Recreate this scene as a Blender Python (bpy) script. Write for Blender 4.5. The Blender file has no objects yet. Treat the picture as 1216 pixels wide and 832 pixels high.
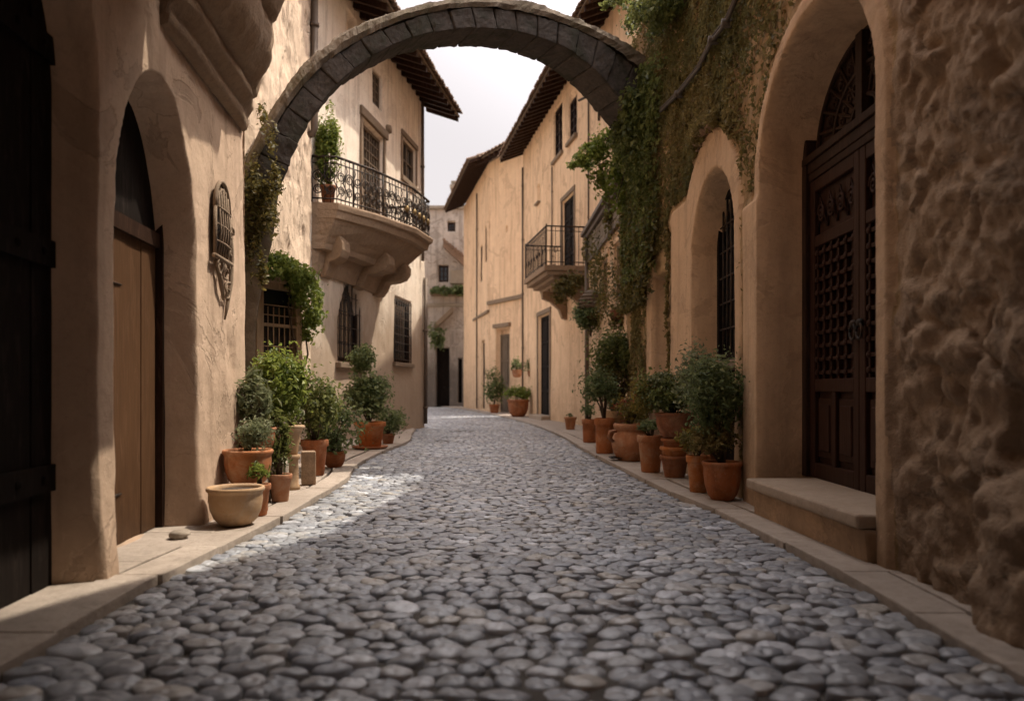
import bpy, bmesh, math, random
import numpy as np
from mathutils import Vector
rnd = random.Random(11)
rng = np.random.default_rng(11)
C = bpy.context.scene.collection
rad = math.radians
CAM_Z, F, PX, PY = 1.0, 950.0, 608.0, 462.0
ORIG = {}

def at(px, py, Y):
    return Vector(((px-PX)/F*Y, Y, CAM_Z+(PY-py)/F*Y))

# ---------------------------------------------------------------- noise
def _hash(ix, iy, iz, seed):
    h = (ix.astype(np.int64)*374761393 + iy.astype(np.int64)*668265263 + iz.astype(np.int64)*2147483647 + seed*974711) & 0xffffffff
    h = ((h ^ (h >> 13))*1274126177) & 0xffffffff
    h = (h ^ (h >> 16)) & 0xffffff
    return h/float(0xffffff)
def vnoise(x, y, z, seed=0):
    x, y, z = np.broadcast_arrays(np.asarray(x, float), np.asarray(y, float), np.asarray(z, float))
    ix, iy, iz = np.floor(x), np.floor(y), np.floor(z)
    fx, fy, fz = x-ix, y-iy, z-iz
    fx, fy, fz = [f*f*f*(f*(f*6-15)+10) for f in (fx, fy, fz)]
    def L(a, b, t): return a+(b-a)*t
    g = lambda a, b, c: _hash(ix+a, iy+b, iz+c, seed)
    return L(L(L(g(0,0,0), g(1,0,0), fx), L(g(0,1,0), g(1,1,0), fx), fy),
             L(L(g(0,0,1), g(1,0,1), fx), L(g(0,1,1), g(1,1,1), fx), fy), fz)*2-1
def fbm(x, y, z=0.0, octv=4, seed=0, gain=.5):
    s = 0; a = 1.0; t = 0
    for k in range(octv):
        s = s+a*vnoise(np.asarray(x)*2**k+k*17.3, np.asarray(y)*2**k+k*5.1, np.asarray(z)*2**k, seed+k); t += a; a *= gain
    return s/t
def cells(x, y, seed=0, jit=.8):
    """distance to the nearest and second nearest cell centre, and a random value per cell"""
    x, y = np.broadcast_arrays(np.asarray(x, float), np.asarray(y, float))
    ix, iy = np.floor(x), np.floor(y)
    f1 = np.full(x.shape, 9.); f2 = np.full(x.shape, 9.); rv = np.zeros(x.shape)
    for dx in (-1, 0, 1):
        for dy in (-1, 0, 1):
            cx, cy = ix+dx, iy+dy
            px = cx+.5+jit*(_hash(cx, cy, cx*0, seed)-.5); py = cy+.5+jit*(_hash(cx, cy, cx*0+1, seed)-.5)
            d = np.hypot(px-x, py-y); r = _hash(cx, cy, cx*0+2, seed)
            n1 = d < f1
            f2 = np.where(n1, f1, np.minimum(f2, d)); rv = np.where(n1, r, rv); f1 = np.where(n1, d, f1)
    return f1, f2, rv
def sstep(a, b, x):
    t = np.clip((np.asarray(x, float)-a)/(b-a), 0, 1)
    return t*t*(3-2*t)

# ---------------------------------------------------------------- mesh builder
class MB:
    def __init__(s): s.v = []; s.f = []; s.n = 0
    def add(s, verts, faces):
        verts = np.asarray(verts, float).reshape(-1, 3)
        s.v.append(verts)
        if isinstance(faces, np.ndarray): s.f.extend((faces+s.n).tolist())
        else:
            n = s.n
            s.f.extend([[i+n for i in f] for f in faces])
        s.n += len(verts); return s
    def box(s, lo, hi):
        x0, y0, z0 = lo; x1, y1, z1 = hi
        return s.hexa([(x0,y0,z0),(x1,y0,z0),(x1,y1,z0),(x0,y1,z0)], [(x0,y0,z1),(x1,y0,z1),(x1,y1,z1),(x0,y1,z1)])
    def hexa(s, b, t):
        return s.add(list(b)+list(t), [(3,2,1,0),(4,5,6,7),(0,1,5,4),(1,2,6,5),(2,3,7,6),(3,0,4,7)])
    def wbox(s, W, u0, u1, z0, z1, o0, o1):
        p = W.pt
        return s.hexa([p(u0,z0,o0),p(u1,z0,o0),p(u1,z0,o1),p(u0,z0,o1)], [p(u0,z1,o0),p(u1,z1,o0),p(u1,z1,o1),p(u0,z1,o1)])
    def tube(s, pts, r, n=8, cap=True):
        P = [Vector(p) for p in pts]; m = len(P)
        rs = r if isinstance(r, (list, tuple)) else [r]*m
        ref = None; V = []
        for i in range(m):
            d = (P[min(i+1, m-1)]-P[max(i-1, 0)])
            d = d.normalized() if d.length > 1e-9 else Vector((0,0,1))
            if ref is None: ref = d.orthogonal().normalized()
            a = (ref-d*ref.dot(d)); a = a.normalized() if a.length > 1e-6 else d.orthogonal().normalized()
            ref = a; b = d.cross(a)
            for k in range(n):
                t = 2*math.pi*k/n
                V.append(P[i]+(a*math.cos(t)+b*math.sin(t))*rs[i])
        Fc = []
        for i in range(m-1):
            for k in range(n):
                Fc.append((i*n+k, i*n+(k+1)%n, (i+1)*n+(k+1)%n, (i+1)*n+k))
        if cap: Fc += [tuple(range(n))[::-1], tuple((m-1)*n+k for k in range(n))]
        return s.add([tuple(v) for v in V], Fc)
    def lathe(s, prof, c=(0,0,0), n=28, wob=0.0, seed=0, sx=1, sy=1):
        V = []; m = len(prof)
        rr = random.Random(seed); ph = rr.random()*6
        for (r, z) in prof:
            for k in range(n):
                t = 2*math.pi*k/n
                q = r*(1+wob*math.sin(2*t+ph)+wob*.6*math.sin(3*t+ph*2+z*9))
                V.append((c[0]+q*math.cos(t)*sx, c[1]+q*math.sin(t)*sy, c[2]+z))
        Fc = []
        for i in range(m-1):
            for k in range(n):
                Fc.append((i*n+k, i*n+(k+1)%n, (i+1)*n+(k+1)%n, (i+1)*n+k))
        Fc.append(tuple(range(n))[::-1])
        return s.add(V, Fc)
    def blob(s, c, r, seed=0, amp=.2, n=12, flat=-9):
        th = np.linspace(0, math.pi, n); ph = np.linspace(0, 2*math.pi, 2*n, endpoint=False)
        T, Pp = np.meshgrid(th, ph, indexing='ij')
        x, y, z = np.sin(T)*np.cos(Pp), np.sin(T)*np.sin(Pp), np.cos(T)
        d = 1+amp*fbm(x*1.7+seed, y*1.7, z*1.7, 3, seed)
        V = np.stack([c[0]+r[0]*x*d, c[1]+r[1]*y*d, np.maximum(c[2]+r[2]*z*d, flat)], -1).reshape(-1, 3)
        m = 2*n; Fc = []
        for i in range(n-1):
            for k in range(m):
                Fc.append((i*m+k, (i+1)*m+k, (i+1)*m+(k+1)%m, i*m+(k+1)%m))
        return s.add(V, Fc)
    def build(s, name, mat, parent=None, smooth=False, bevel=0, label=None, origin=None, recalc=False, segs=2):
        V = np.concatenate(s.v) if s.v else np.zeros((0, 3))
        o = ORIG.get(parent.name, Vector((0,0,0))) if parent else Vector(origin if origin is not None else (0,0,0))
        V = V-np.array(o)
        me = bpy.data.meshes.new(name)
        me.from_pydata(V.tolist(), [], s.f)
        if bevel or recalc:
            bm = bmesh.new(); bm.from_mesh(me)
            if recalc: bmesh.ops.recalc_face_normals(bm, faces=bm.faces)
            if bevel: bmesh.ops.bevel(bm, geom=bm.edges, offset=bevel, segments=segs, affect='EDGES', profile=.6, clamp_overlap=True)
            bm.to_mesh(me); bm.free()
        if smooth: me.polygons.foreach_set('use_smooth', np.ones(len(me.polygons), bool))
        me.validate(); me.update()
        if mat: me.materials.append(mat)
        ob = bpy.data.objects.new(name, me); C.objects.link(ob)
        if parent: ob.parent = parent
        else: ob.location = o
        ORIG[ob.name] = o
        if label: ob['label'] = label
        return ob

def thing(name, label, cat, loc, group=None):
    o = bpy.data.objects.new(name, None); C.objects.link(o)
    o.location = loc; o['label'] = label; o['category'] = cat; o.empty_display_size = .2
    if group: o['group'] = group
    ORIG[o.name] = Vector(loc)
    return o
def tag(o, label, cat, group=None, kind=None):
    o['label'] = label; o['category'] = cat
    if group: o['group'] = group
    if kind: o['kind'] = kind
    return o
def struct(o): o['kind'] = 'structure'; return o

# ---------------------------------------------------------------- materials
class NT:
    def __init__(s, name):
        s.m = bpy.data.materials.new(name); s.m.use_nodes = True
        s.t = s.m.node_tree; s.t.nodes.clear()
        s.out = s.n('ShaderNodeOutputMaterial'); s.p = s.n('ShaderNodeBsdfPrincipled')
        s.l(s.p.outputs[0], s.out.inputs[0])
        s.geo = s.n('ShaderNodeNewGeometry')
    def n(s, k): return s.t.nodes.new(k)
    def l(s, a, b): s.t.links.new(a, b)
    def noise(s, scale, detail=4, rough=.55, stretch=None, dist=0, coord=None):
        nd = s.n('ShaderNodeTexNoise'); nd.inputs['Scale'].default_value = scale
        nd.inputs['Detail'].default_value = detail; nd.inputs['Roughness'].default_value = rough; nd.inputs['Distortion'].default_value = dist
        src = coord or s.geo.outputs['Position']
        if stretch:
            mp = s.n('ShaderNodeVectorMath'); mp.operation = 'MULTIPLY'; mp.inputs[1].default_value = stretch
            s.l(src, mp.inputs[0]); src = mp.outputs[0]
        s.l(src, nd.inputs['Vector']); return nd.outputs['Fac']
    def ramp(s, fac, stops):
        r = s.n('ShaderNodeValToRGB'); e = r.color_ramp.elements
        while len(e) < len(stops): e.new(.5)
        for i, (p, c) in enumerate(stops):
            e[i].position = p; e[i].color = (c[0], c[1], c[2], 1) if not isinstance(c, (int, float)) else (c, c, c, 1)
        s.l(fac, r.inputs[0]); return r.outputs[0]
    def mix(s, fac, a, b, mode='MIX'):
        m = s.n('ShaderNodeMix'); m.data_type = 'RGBA'; m.blend_type = mode
        for sock, v in ((m.inputs[0], fac), (m.inputs[6], a), (m.inputs[7], b)):
            if isinstance(v, (int, float)): sock.default_value = v
            elif isinstance(v, tuple): sock.default_value = (*v[:3], 1)
            else: s.l(v, sock)
        return m.outputs[2]
    def math(s, op, a, b=0.0, clamp=False):
        m = s.n('ShaderNodeMath'); m.operation = op; m.use_clamp = clamp
        for sock, v in ((m.inputs[0], a), (m.inputs[1], b)):
            if isinstance(v, (int, float)): sock.default_value = v
            else: s.l(v, sock)
        return m.outputs[0]
    def bump(s, h, strength=.3, dist=.02, prev=None):
        b = s.n('ShaderNodeBump'); b.inputs['Strength'].default_value = strength; b.inputs['Distance'].default_value = dist
        s.l(h, b.inputs['Height'])
        if prev: s.l(prev, b.inputs['Normal'])
        return b.outputs[0]
    def z(s):
        x = s.n('ShaderNodeSeparateXYZ'); s.l(s.geo.outputs['Position'], x.inputs[0]); return x.outputs[2]
    def done(s, col, rough=.8, nrm=None, metal=0, spec=.5):
        p = s.p
        if isinstance(col, tuple): p.inputs['Base Color'].default_value = (*col, 1)
        else: s.l(col, p.inputs['Base Color'])
        if isinstance(rough, (int, float)): p.inputs['Roughness'].default_value = rough
        else: s.l(rough, p.inputs['Roughness'])
        p.inputs['Metallic'].default_value = metal; p.inputs['Specular IOR Level'].default_value = spec
        if nrm: s.l(nrm, p.inputs['Normal'])
        return s.m

def plaster(name, base, dark, grime, streak=.5, bump=.35, dirt_h=1.6, crack=.55, spots=None, patch=.35, low_tone=None):
    t = NT(name)
    big = t.ramp(t.noise(.55, 6, .6), [(.3, 0.0), (.72, 1.0)])
    col = t.mix(big, base, dark)
    mid = t.ramp(t.noise(3.2, 8, .65, dist=.6), [(.42, 0.0), (.7, 1.0)])
    col = t.mix(t.math('MULTIPLY', mid, .45), col, tuple(min(1, c*1.18) for c in base))
    st = t.ramp(t.noise(2.1, 6, .6, (2.6, 2.6, .16)), [(.5, 0.0), (.78, 1.0)])
    col = t.mix(t.math('MULTIPLY', st, streak), col, grime)
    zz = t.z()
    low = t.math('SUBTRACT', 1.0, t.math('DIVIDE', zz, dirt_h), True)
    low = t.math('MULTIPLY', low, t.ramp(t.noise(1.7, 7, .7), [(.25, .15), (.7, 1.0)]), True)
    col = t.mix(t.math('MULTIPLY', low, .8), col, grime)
    pt = t.ramp(t.noise(.9, 12, .68, dist=1.4), [(.55, 0.0), (.575, 1.0)])
    col = t.mix(t.math('MULTIPLY', pt, patch), col, tuple(c*.72 for c in dark))
    ed = t.math('MULTIPLY', t.ramp(t.noise(.9, 12, .68, dist=1.4), [(.535, 0.0), (.55, 1.0)]), t.math('SUBTRACT', 1.0, pt))
    col = t.mix(t.math('MULTIPLY', ed, patch*.8), col, tuple(min(1, c*1.15) for c in base))
    vr = t.n('ShaderNodeTexVoronoi'); vr.feature = 'DISTANCE_TO_EDGE'; vr.inputs['Scale'].default_value = .75
    vm = t.n('ShaderNodeVectorMath'); vm.operation = 'ADD'
    nn_ = t.n('ShaderNodeTexNoise'); nn_.inputs['Scale'].default_value = 2.2; nn_.inputs['Detail'].default_value = 8
    t.l(t.geo.outputs['Position'], nn_.inputs['Vector']); t.l(t.geo.outputs['Position'], vm.inputs[0]); t.l(nn_.outputs['Color'], vm.inputs[1]); t.l(vm.outputs[0], vr.inputs['Vector'])
    ck = t.ramp(vr.outputs['Distance'], [(0, 1.0), (.006, 0.0)])
    ck = t.math('MULTIPLY', ck, t.ramp(t.noise(.8, 3), [(.48, 0.0), (.6, 1.0)]))
    col = t.mix(t.math('MULTIPLY', ck, crack), col, grime)
    fine = t.noise(26, 8, .7); grain = t.noise(140, 3, .6)
    col = t.mix(t.math('MULTIPLY', t.ramp(fine, [(.5, 0.0), (.75, 1.0)]), .28), col, grime)
    if low_tone:
        dz = t.math('SUBTRACT', 1.0, t.math('DIVIDE', zz, 5.0), True)
        dz = t.math('ADD', dz, t.math('MULTIPLY', t.math('SUBTRACT', t.noise(.7, 7, .65, (1, 1, .5)), .5), .9), True)
        col = t.mix(t.math('MULTIPLY', t.ramp(dz, [(.3, 0.0), (.6, 1.0)]), .85), col, low_tone)
    if spots:
        sp = t.ramp(t.noise(1.15, 10, .72, dist=1.0), [(.58, 0.0), (.63, 1.0)])
        col = t.mix(t.math('MULTIPLY', sp, .75), col, spots)
    h = t.math('ADD', t.math('MULTIPLY', fine, .7), t.math('MULTIPLY', grain, .22))
    n1 = t.bump(t.noise(4.5, 5, .6), bump*.7, .05)
    n2 = t.bump(h, bump, .018, n1)
    n2 = t.bump(t.math('SUBTRACT', 1.0, pt), min(1.0, patch*1.6), .012, n2)
    return t.done(col, .9, n2, spec=.25)

def rockmat(name, a, b, c, scale=3, bump=.6, rough=.85, moss=None):
    t = NT(name)
    col = t.mix(t.ramp(t.noise(scale, 8, .65), [(.3, 0.0), (.7, 1.0)]), a, b)
    col = t.mix(t.math('MULTIPLY', t.ramp(t.noise(scale*7, 6, .7), [(.45, 0.0), (.7, 1.0)]), .6), col, c)
    rn = t.math('MULTIPLY', t.geo.outputs['Random Per Island'], .5)
    col = t.mix(rn, col, tuple(x*.62 for x in a))
    if moss: col = t.mix(t.math('MULTIPLY', t.ramp(t.noise(1.6, 8, .7), [(.5, 0.0), (.62, 1.0)]), .8), col, moss)
    n = t.bump(t.noise(scale*4, 8, .7), bump, .03)
    n = t.bump(t.noise(scale*40, 4, .7), bump*.6, .006, n)
    return t.done(col, rough, n, spec=.3)

def terracotta(name, a, b, pale):
    t = NT(name)
    tc = t.n('ShaderNodeTexCoord')
    col = t.mix(t.ramp(t.noise(7, 6, .65), [(.3, 0.0), (.7, 1.0)]), a, b)
    col = t.mix(t.math('MULTIPLY', t.ramp(t.noise(4, 8, .75, dist=.8), [(.47, 0.0), (.66, 1.0)]), .6), col, pale)
    col = t.mix(t.math('MULTIPLY', t.ramp(t.noise(3.3, 8, .75, dist=.5), [(.5, 0.0), (.68, 1.0)]), .7), col, tuple(x*.42 for x in b))
    col = t.mix(t.math('MULTIPLY', t.ramp(t.noise(45, 5, .7), [(.55, 0.0), (.7, 1.0)]), .4), col, pale)
    col = t.mix(t.math('MULTIPLY', t.ramp(t.noise(9, 5, .6, (1.5, 1.5, .35)), [(.55, 0.0), (.75, 1.0)]), .5), col, tuple(x*.35 for x in a))
    oi = t.n('ShaderNodeObjectInfo'); hs = t.n('ShaderNodeHueSaturation')
    t.l(t.math('ADD', .72, t.math('MULTIPLY', oi.outputs['Random'], .5)), hs.inputs['Value']); t.l(t.math('ADD', .95, t.math('MULTIPLY', oi.outputs['Random'], .2)), hs.inputs['Saturation']); t.l(col, hs.inputs['Color']); col = hs.outputs[0]
    n = t.bump(t.noise(60, 6, .7), .25, .006)
    n = t.bump(t.noise(22, 2, .5, (.15, .15, 3)), .2, .006, n)
    return t.done(col, .8, n, spec=.3)

def wood(name, a, b, rough=.6):
    t = NT(name)
    g = t.noise(9, 7, .65, (6, 6, .35), dist=.4)
    col = t.mix(t.ramp(g, [(.3, 0.0), (.7, 1.0)]), a, b)
    col = t.mix(t.math('MULTIPLY', t.noise(2.5, 5), .5), col, tuple(x*.5 for x in a))
    col = t.mix(t.math('MULTIPLY', t.ramp(t.noise(6, 9, .75, (3, 3, .5), .8), [(.52, 0.0), (.64, 1.0)]), .55), col, tuple(min(1, x*1.9+.012) for x in b))
    col = t.mix(t.math('MULTIPLY', t.math('SUBTRACT', 1.0, t.math('DIVIDE', t.z(), .7), True), t.noise(7, 6)), col, tuple(x*.35 for x in b))
    return t.done(col, rough, t.bump(g, .35, .006), spec=.12)

def leafmat(name, stops, trans=.35, rough=.5, patch=None):
    t = NT(name)
    col = t.ramp(t.geo.outputs['Random Per Island'], stops)
    col = t.mix(t.math('MULTIPLY', t.noise(3.0, 3), .35), col, tuple(x*.45 for x in stops[0][1]))
    if patch: col = t.mix(t.math('MULTIPLY', t.ramp(t.noise(1.1, 5, .6), [(.47, 0.0), (.6, 1.0)]), .8), col, patch)
    t.done(col, rough, None, spec=.35)
    tr = t.n('ShaderNodeBsdfTranslucent'); t.l(t.mix(.5, col, tuple(min(1, x*1.6) for x in stops[-1][1])), tr.inputs[0])
    ms = t.n('ShaderNodeMixShader'); ms.inputs[0].default_value = trans
    t.l(t.p.outputs[0], ms.inputs[1]); t.l(tr.outputs[0], ms.inputs[2]); t.l(ms.outputs[0], t.out.inputs[0])
    return t.m

M = {}
M['adobe'] = plaster('adobe_plaster', (.60,.445,.325), (.49,.35,.25), (.25,.17,.115), .55, .45, 1.5, crack=.6, patch=.38)
M['rough_plaster'] = plaster('rough_pale_plaster', (.72,.57,.43), (.58,.44,.32), (.2,.14,.09), .5, 1.0, 1.6, spots=(.34,.25,.17), crack=.95, patch=.6)
M['pale'] = plaster('pale_plaster', (.90,.80,.68), (.79,.67,.55), (.25,.18,.12), .6, .32, 3.0, low_tone=(.36,.265,.185))  # shade of the ground floor painted in together with damp browning
M['ochre'] = plaster('ochre_plaster', (.86,.62,.41), (.72,.49,.31), (.3,.185,.1), .7, .35, 2.6, patch=.5, crack=.25)
M['apricot'] = plaster('apricot_plaster', (.87,.625,.415), (.74,.505,.325), (.32,.2,.11), .65, .3, 4.0, patch=.42, crack=.25)
M['white'] = plaster('weathered_white_plaster', (.56,.49,.43), (.40,.34,.29), (.11,.085,.07), .85, .6, 7.0, spots=(.24,.19,.15), low_tone=(.11,.09,.075), patch=.6)  # colour gets darker towards the ground
M['brown'] = plaster('brown_plaster', (.60,.41,.26), (.49,.33,.205), (.15,.1,.065), .45, .5, 1.3, crack=.5, patch=.32)
M['eroded'] = plaster('eroded_brown_stone', (.45,.315,.205), (.3,.2,.13), (.13,.09,.06), .35, 1.2, 1.2, patch=.5)
M['arch'] = rockmat('dark_grey_stone', (.075,.06,.05), (.042,.035,.03), (.14,.113,.09), 3.2, 1.2, moss=(.035,.034,.02))
M['coping'] = rockmat('mossy_coping_stone', (.2,.15,.105), (.11,.085,.06), (.3,.235,.165), 5, 1.2, moss=(.1,.08,.04))
M['pier'] = rockmat('stained_pier_stone', (.16,.115,.075), (.1,.075,.05), (.22,.165,.11), 2.0, .9, moss=(.07,.07,.03))
M['paving'] = rockmat('worn_paving_stone', (.44,.37,.31), (.30,.25,.205), (.2,.165,.135), 1.9, .7)
M['step'] = rockmat('worn_step_stone', (.42,.33,.25), (.33,.25,.18), (.24,.18,.13), 2.4, .5)
M['corbel'] = rockmat('carved_brown_stone', (.4,.28,.185), (.28,.19,.12), (.17,.115,.075), 2.6, .9)
M['sill'] = rockmat('weathered_sill_stone', (.3,.22,.15), (.22,.16,.11), (.15,.11,.08), 3, .5)
M['rubble'] = rockmat('pale_rubble_stone', (.4,.34,.27), (.3,.25,.2), (.2,.17,.13), 5, .8)
M['terra1'] = terracotta('orange_terracotta', (.46,.2,.095), (.37,.15,.07), (.5,.36,.25))
M['terra2'] = terracotta('brown_terracotta', (.3,.12,.06), (.22,.085,.045), (.34,.22,.15))
M['terra3'] = terracotta('tan_clay', (.5,.33,.19), (.42,.26,.14), (.5,.4,.3))
M['terra4'] = terracotta('rust_terracotta', (.37,.145,.07), (.29,.11,.052), (.4,.26,.17))
M['wood_dark'] = wood('dark_brown_wood', (.026,.013,.008), (.045,.022,.013))
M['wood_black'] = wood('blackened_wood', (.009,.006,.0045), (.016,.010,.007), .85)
M['wood_warm'] = wood('warm_brown_wood', (.125,.064,.031), (.075,.038,.019))
M['wood_red'] = wood('reddish_wood', (.05,.02,.012), (.03,.013,.008), .5)
M['wood_grey'] = wood('weathered_grey_wood', (.2,.15,.105), (.13,.095,.068))
M['wood_frame'] = wood('pale_window_wood', (.4,.28,.17), (.3,.2,.12))
t = NT('wrought_iron'); M['iron'] = t.done(t.mix(t.ramp(t.noise(18, 6), [(.45, 0.0), (.7, 1.0)]), (.028,.024,.021), (.09,.05,.03)), .6, t.bump(t.noise(60, 4), .3, .003), .6)
t = NT('dark_window_glass'); M['glass'] = t.done((.018,.018,.02), .12, t.bump(t.noise(3, 2), .06, .02))
t = NT('dark_interior'); M['void'] = t.done((.012,.009,.007), .9)
t = NT('potting_soil'); M['soil'] = t.done(t.mix(t.noise(50, 6), (.03,.02,.013), (.075,.05,.033)), .95, t.bump(t.noise(70, 4), .8, .01))
t = NT('woody_stem'); M['stem'] = t.done(t.mix(t.noise(30, 5), (.1,.065,.04), (.05,.034,.02)), .9, t.bump(t.noise(60, 4), .5, .005))
t = NT('roof_clay_tile'); M['tile'] = t.done(t.mix(t.math('MULTIPLY', t.noise(6, 7, .7), .7), t.ramp(t.geo.outputs['Random Per Island'], [(0, (.2,.115,.075)), (.5, (.29,.18,.12)), (1, (.37,.26,.185))]), (.12,.095,.075)), .9, t.bump(t.noise(25, 6), .6, .015))
t = NT('drain_metal'); M['zinc'] = t.done(t.mix(t.noise(5, 6), (.17,.125,.09), (.09,.065,.048)), .6, None, .3)
t = NT('hung_cable'); M['cable'] = t.done(t.mix(t.noise(20, 4), (.05,.04,.032), (.1,.075,.055)), .7)
t = NT('brass_ornament'); M['gilt'] = t.done(t.mix(t.noise(25, 4), (.3,.2,.08), (.12,.08,.035)), .5, None, .6)
t = NT('mortar_sand'); M['mortar'] = t.done(t.mix(t.noise(14, 8, .7), (.045,.041,.037), (.11,.095,.08)), .95, t.bump(t.noise(60, 5, .7), .7, .012))
t = NT('open_ground'); M['ground'] = t.done(t.mix(t.noise(.5, 8, .7), (.22,.17,.12), (.3,.24,.18)), .95, t.bump(t.noise(9, 6), .4, .03))
t = NT('river_cobble')
ri = t.geo.outputs['Random Per Island']
cc = t.ramp(ri, [(0, (.20,.215,.245)), (.2, (.285,.305,.34)), (.42, (.36,.385,.42)), (.58, (.26,.29,.345)), (.72, (.40,.41,.425)), (.8, (.43,.405,.37)), (.92, (.50,.525,.57)), (1, (.66,.69,.74))])
cc = t.mix(t.math('MULTIPLY', t.ramp(t.noise(11, 8, .7), [(.4, 0.0), (.7, 1.0)]), .5), cc, (.085,.075,.068))
cc = t.mix(t.math('MULTIPLY', t.ramp(t.noise(.8, 5, .6), [(.4, 0.0), (.7, 1.0)]), .4), cc, (.115,.1,.085))
cc = t.mix(t.math('MULTIPLY', t.ramp(t.noise(90, 4, .7), [(.5, 0.0), (.72, 1.0)]), .35), cc, (.36,.34,.32))
M['cobble'] = t.done(cc, t.ramp(t.noise(16, 5), [(.3, .24), (.75, .5)]), t.bump(t.noise(120, 4, .7), .22, .004, t.bump(t.noise(22, 6, .6), .3, .012)), spec=.45)

M['leaf_bright'] = leafmat('bright_green_leaf', [(0, (.055,.09,.014)), (.5, (.125,.18,.028)), (1, (.3,.34,.075))])
M['leaf_mid'] = leafmat('mid_green_leaf', [(0, (.045,.062,.016)), (.5, (.095,.125,.03)), (1, (.23,.24,.075))])
M['leaf_dark'] = leafmat('dark_green_leaf', [(0, (.032,.055,.016)), (.5, (.075,.115,.033)), (.85, (.15,.19,.065)), (1, (.33,.36,.17))], .35)
M['leaf_grey'] = leafmat('silvery_leaf', [(0, (.06,.08,.032)), (.5, (.13,.155,.07)), (1, (.36,.38,.22))], .3)
M['leaf_dry'] = leafmat('dry_brown_leaf', [(0, (.085,.07,.024)), (.4, (.19,.14,.05)), (.75, (.17,.15,.045)), (1, (.36,.27,.105))], .3, .7, patch=(.065,.075,.02))
M['leaf_olive'] = leafmat('olive_brown_leaf', [(0, (.04,.045,.012)), (.5, (.10,.09,.024)), (1, (.22,.17,.05))], .3)
M['leaf_yellow'] = leafmat('yellowing_leaf', [(0, (.05,.06,.014)), (.6, (.11,.105,.025)), (1, (.36,.26,.055))], .35)
M['flower'] = leafmat('dull_red_flower', [(0, (.2,.045,.025)), (1, (.34,.1,.05))], .3)

# ---------------------------------------------------------------- walls
class Wall:
    def __init__(s, p0, p1, side):
        s.p0 = Vector((p0[0], p0[1], 0)); d = Vector((p1[0]-p0[0], p1[1]-p0[1], 0)); s.L = d.length; s.d = d/s.L
        s.n = Vector((s.d.y, -s.d.x, 0))*side
    def pt(s, u, z, o=0): return tuple(s.p0+s.d*u+s.n*o+Vector((0,0,z)))
    def upx(s, px):
        k = (px-PX)/F
        return (k*s.p0.y-s.p0.x)/(s.d.x-k*s.d.y)
    def zpy(s, u, py): return CAM_Z+(PY-py)/F*(s.p0.y+s.d.y*u)
    def uY(s, Y): return (Y-s.p0.y)/s.d.y

class Op:   # an opening in a wall
    def __init__(s, u0, u1, z0, z1, depth, spring=None, w=.06, pointed=False, wob=0):
        s.u0, s.u1, s.z0, s.z1, s.D, s.sp, s.w, s.pt, s.wob = u0, u1, z0, z1, depth, spring, w, pointed, wob
    def sdf(s, u, z):
        uc = (s.u0+s.u1)/2; a = (s.u1-s.u0)/2
        x = np.abs(u-uc)
        if s.sp is None:
            dx = x-a; dz = np.maximum(s.z0-z, z-s.z1)
            r = np.maximum(dx, dz)
        else:
            b = s.z1-s.sp; dz = np.maximum(z-s.sp, 0)
            q = np.sqrt((x/a)**2+(dz/b)**2)+1e-6
            if s.pt: q = (x/a)+(dz/b)**1.6*1.0
            rr = np.sqrt(x*x+dz*dz)
            r = (q-1)*np.minimum(np.maximum(rr/q, .15), max(a, b))
            r = np.where(z < s.sp, x-a, r)
            r = np.maximum(r, s.z0-z)
        if s.wob: r = r+s.wob*fbm(u*1.6, z*1.6, 3.1, 3, 5)
        return r

def merge(base, extra, tol=.004):
    a = np.unique(np.round(np.concatenate([base, extra]), 4))
    keep = [a[0]]
    ex = set(np.round(extra, 4).tolist())
    for x in a[1:]:
        if x-keep[-1] > tol: keep.append(x)
        elif x in ex and keep[-1] not in ex: keep[-1] = x
    return np.array(keep)

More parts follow.
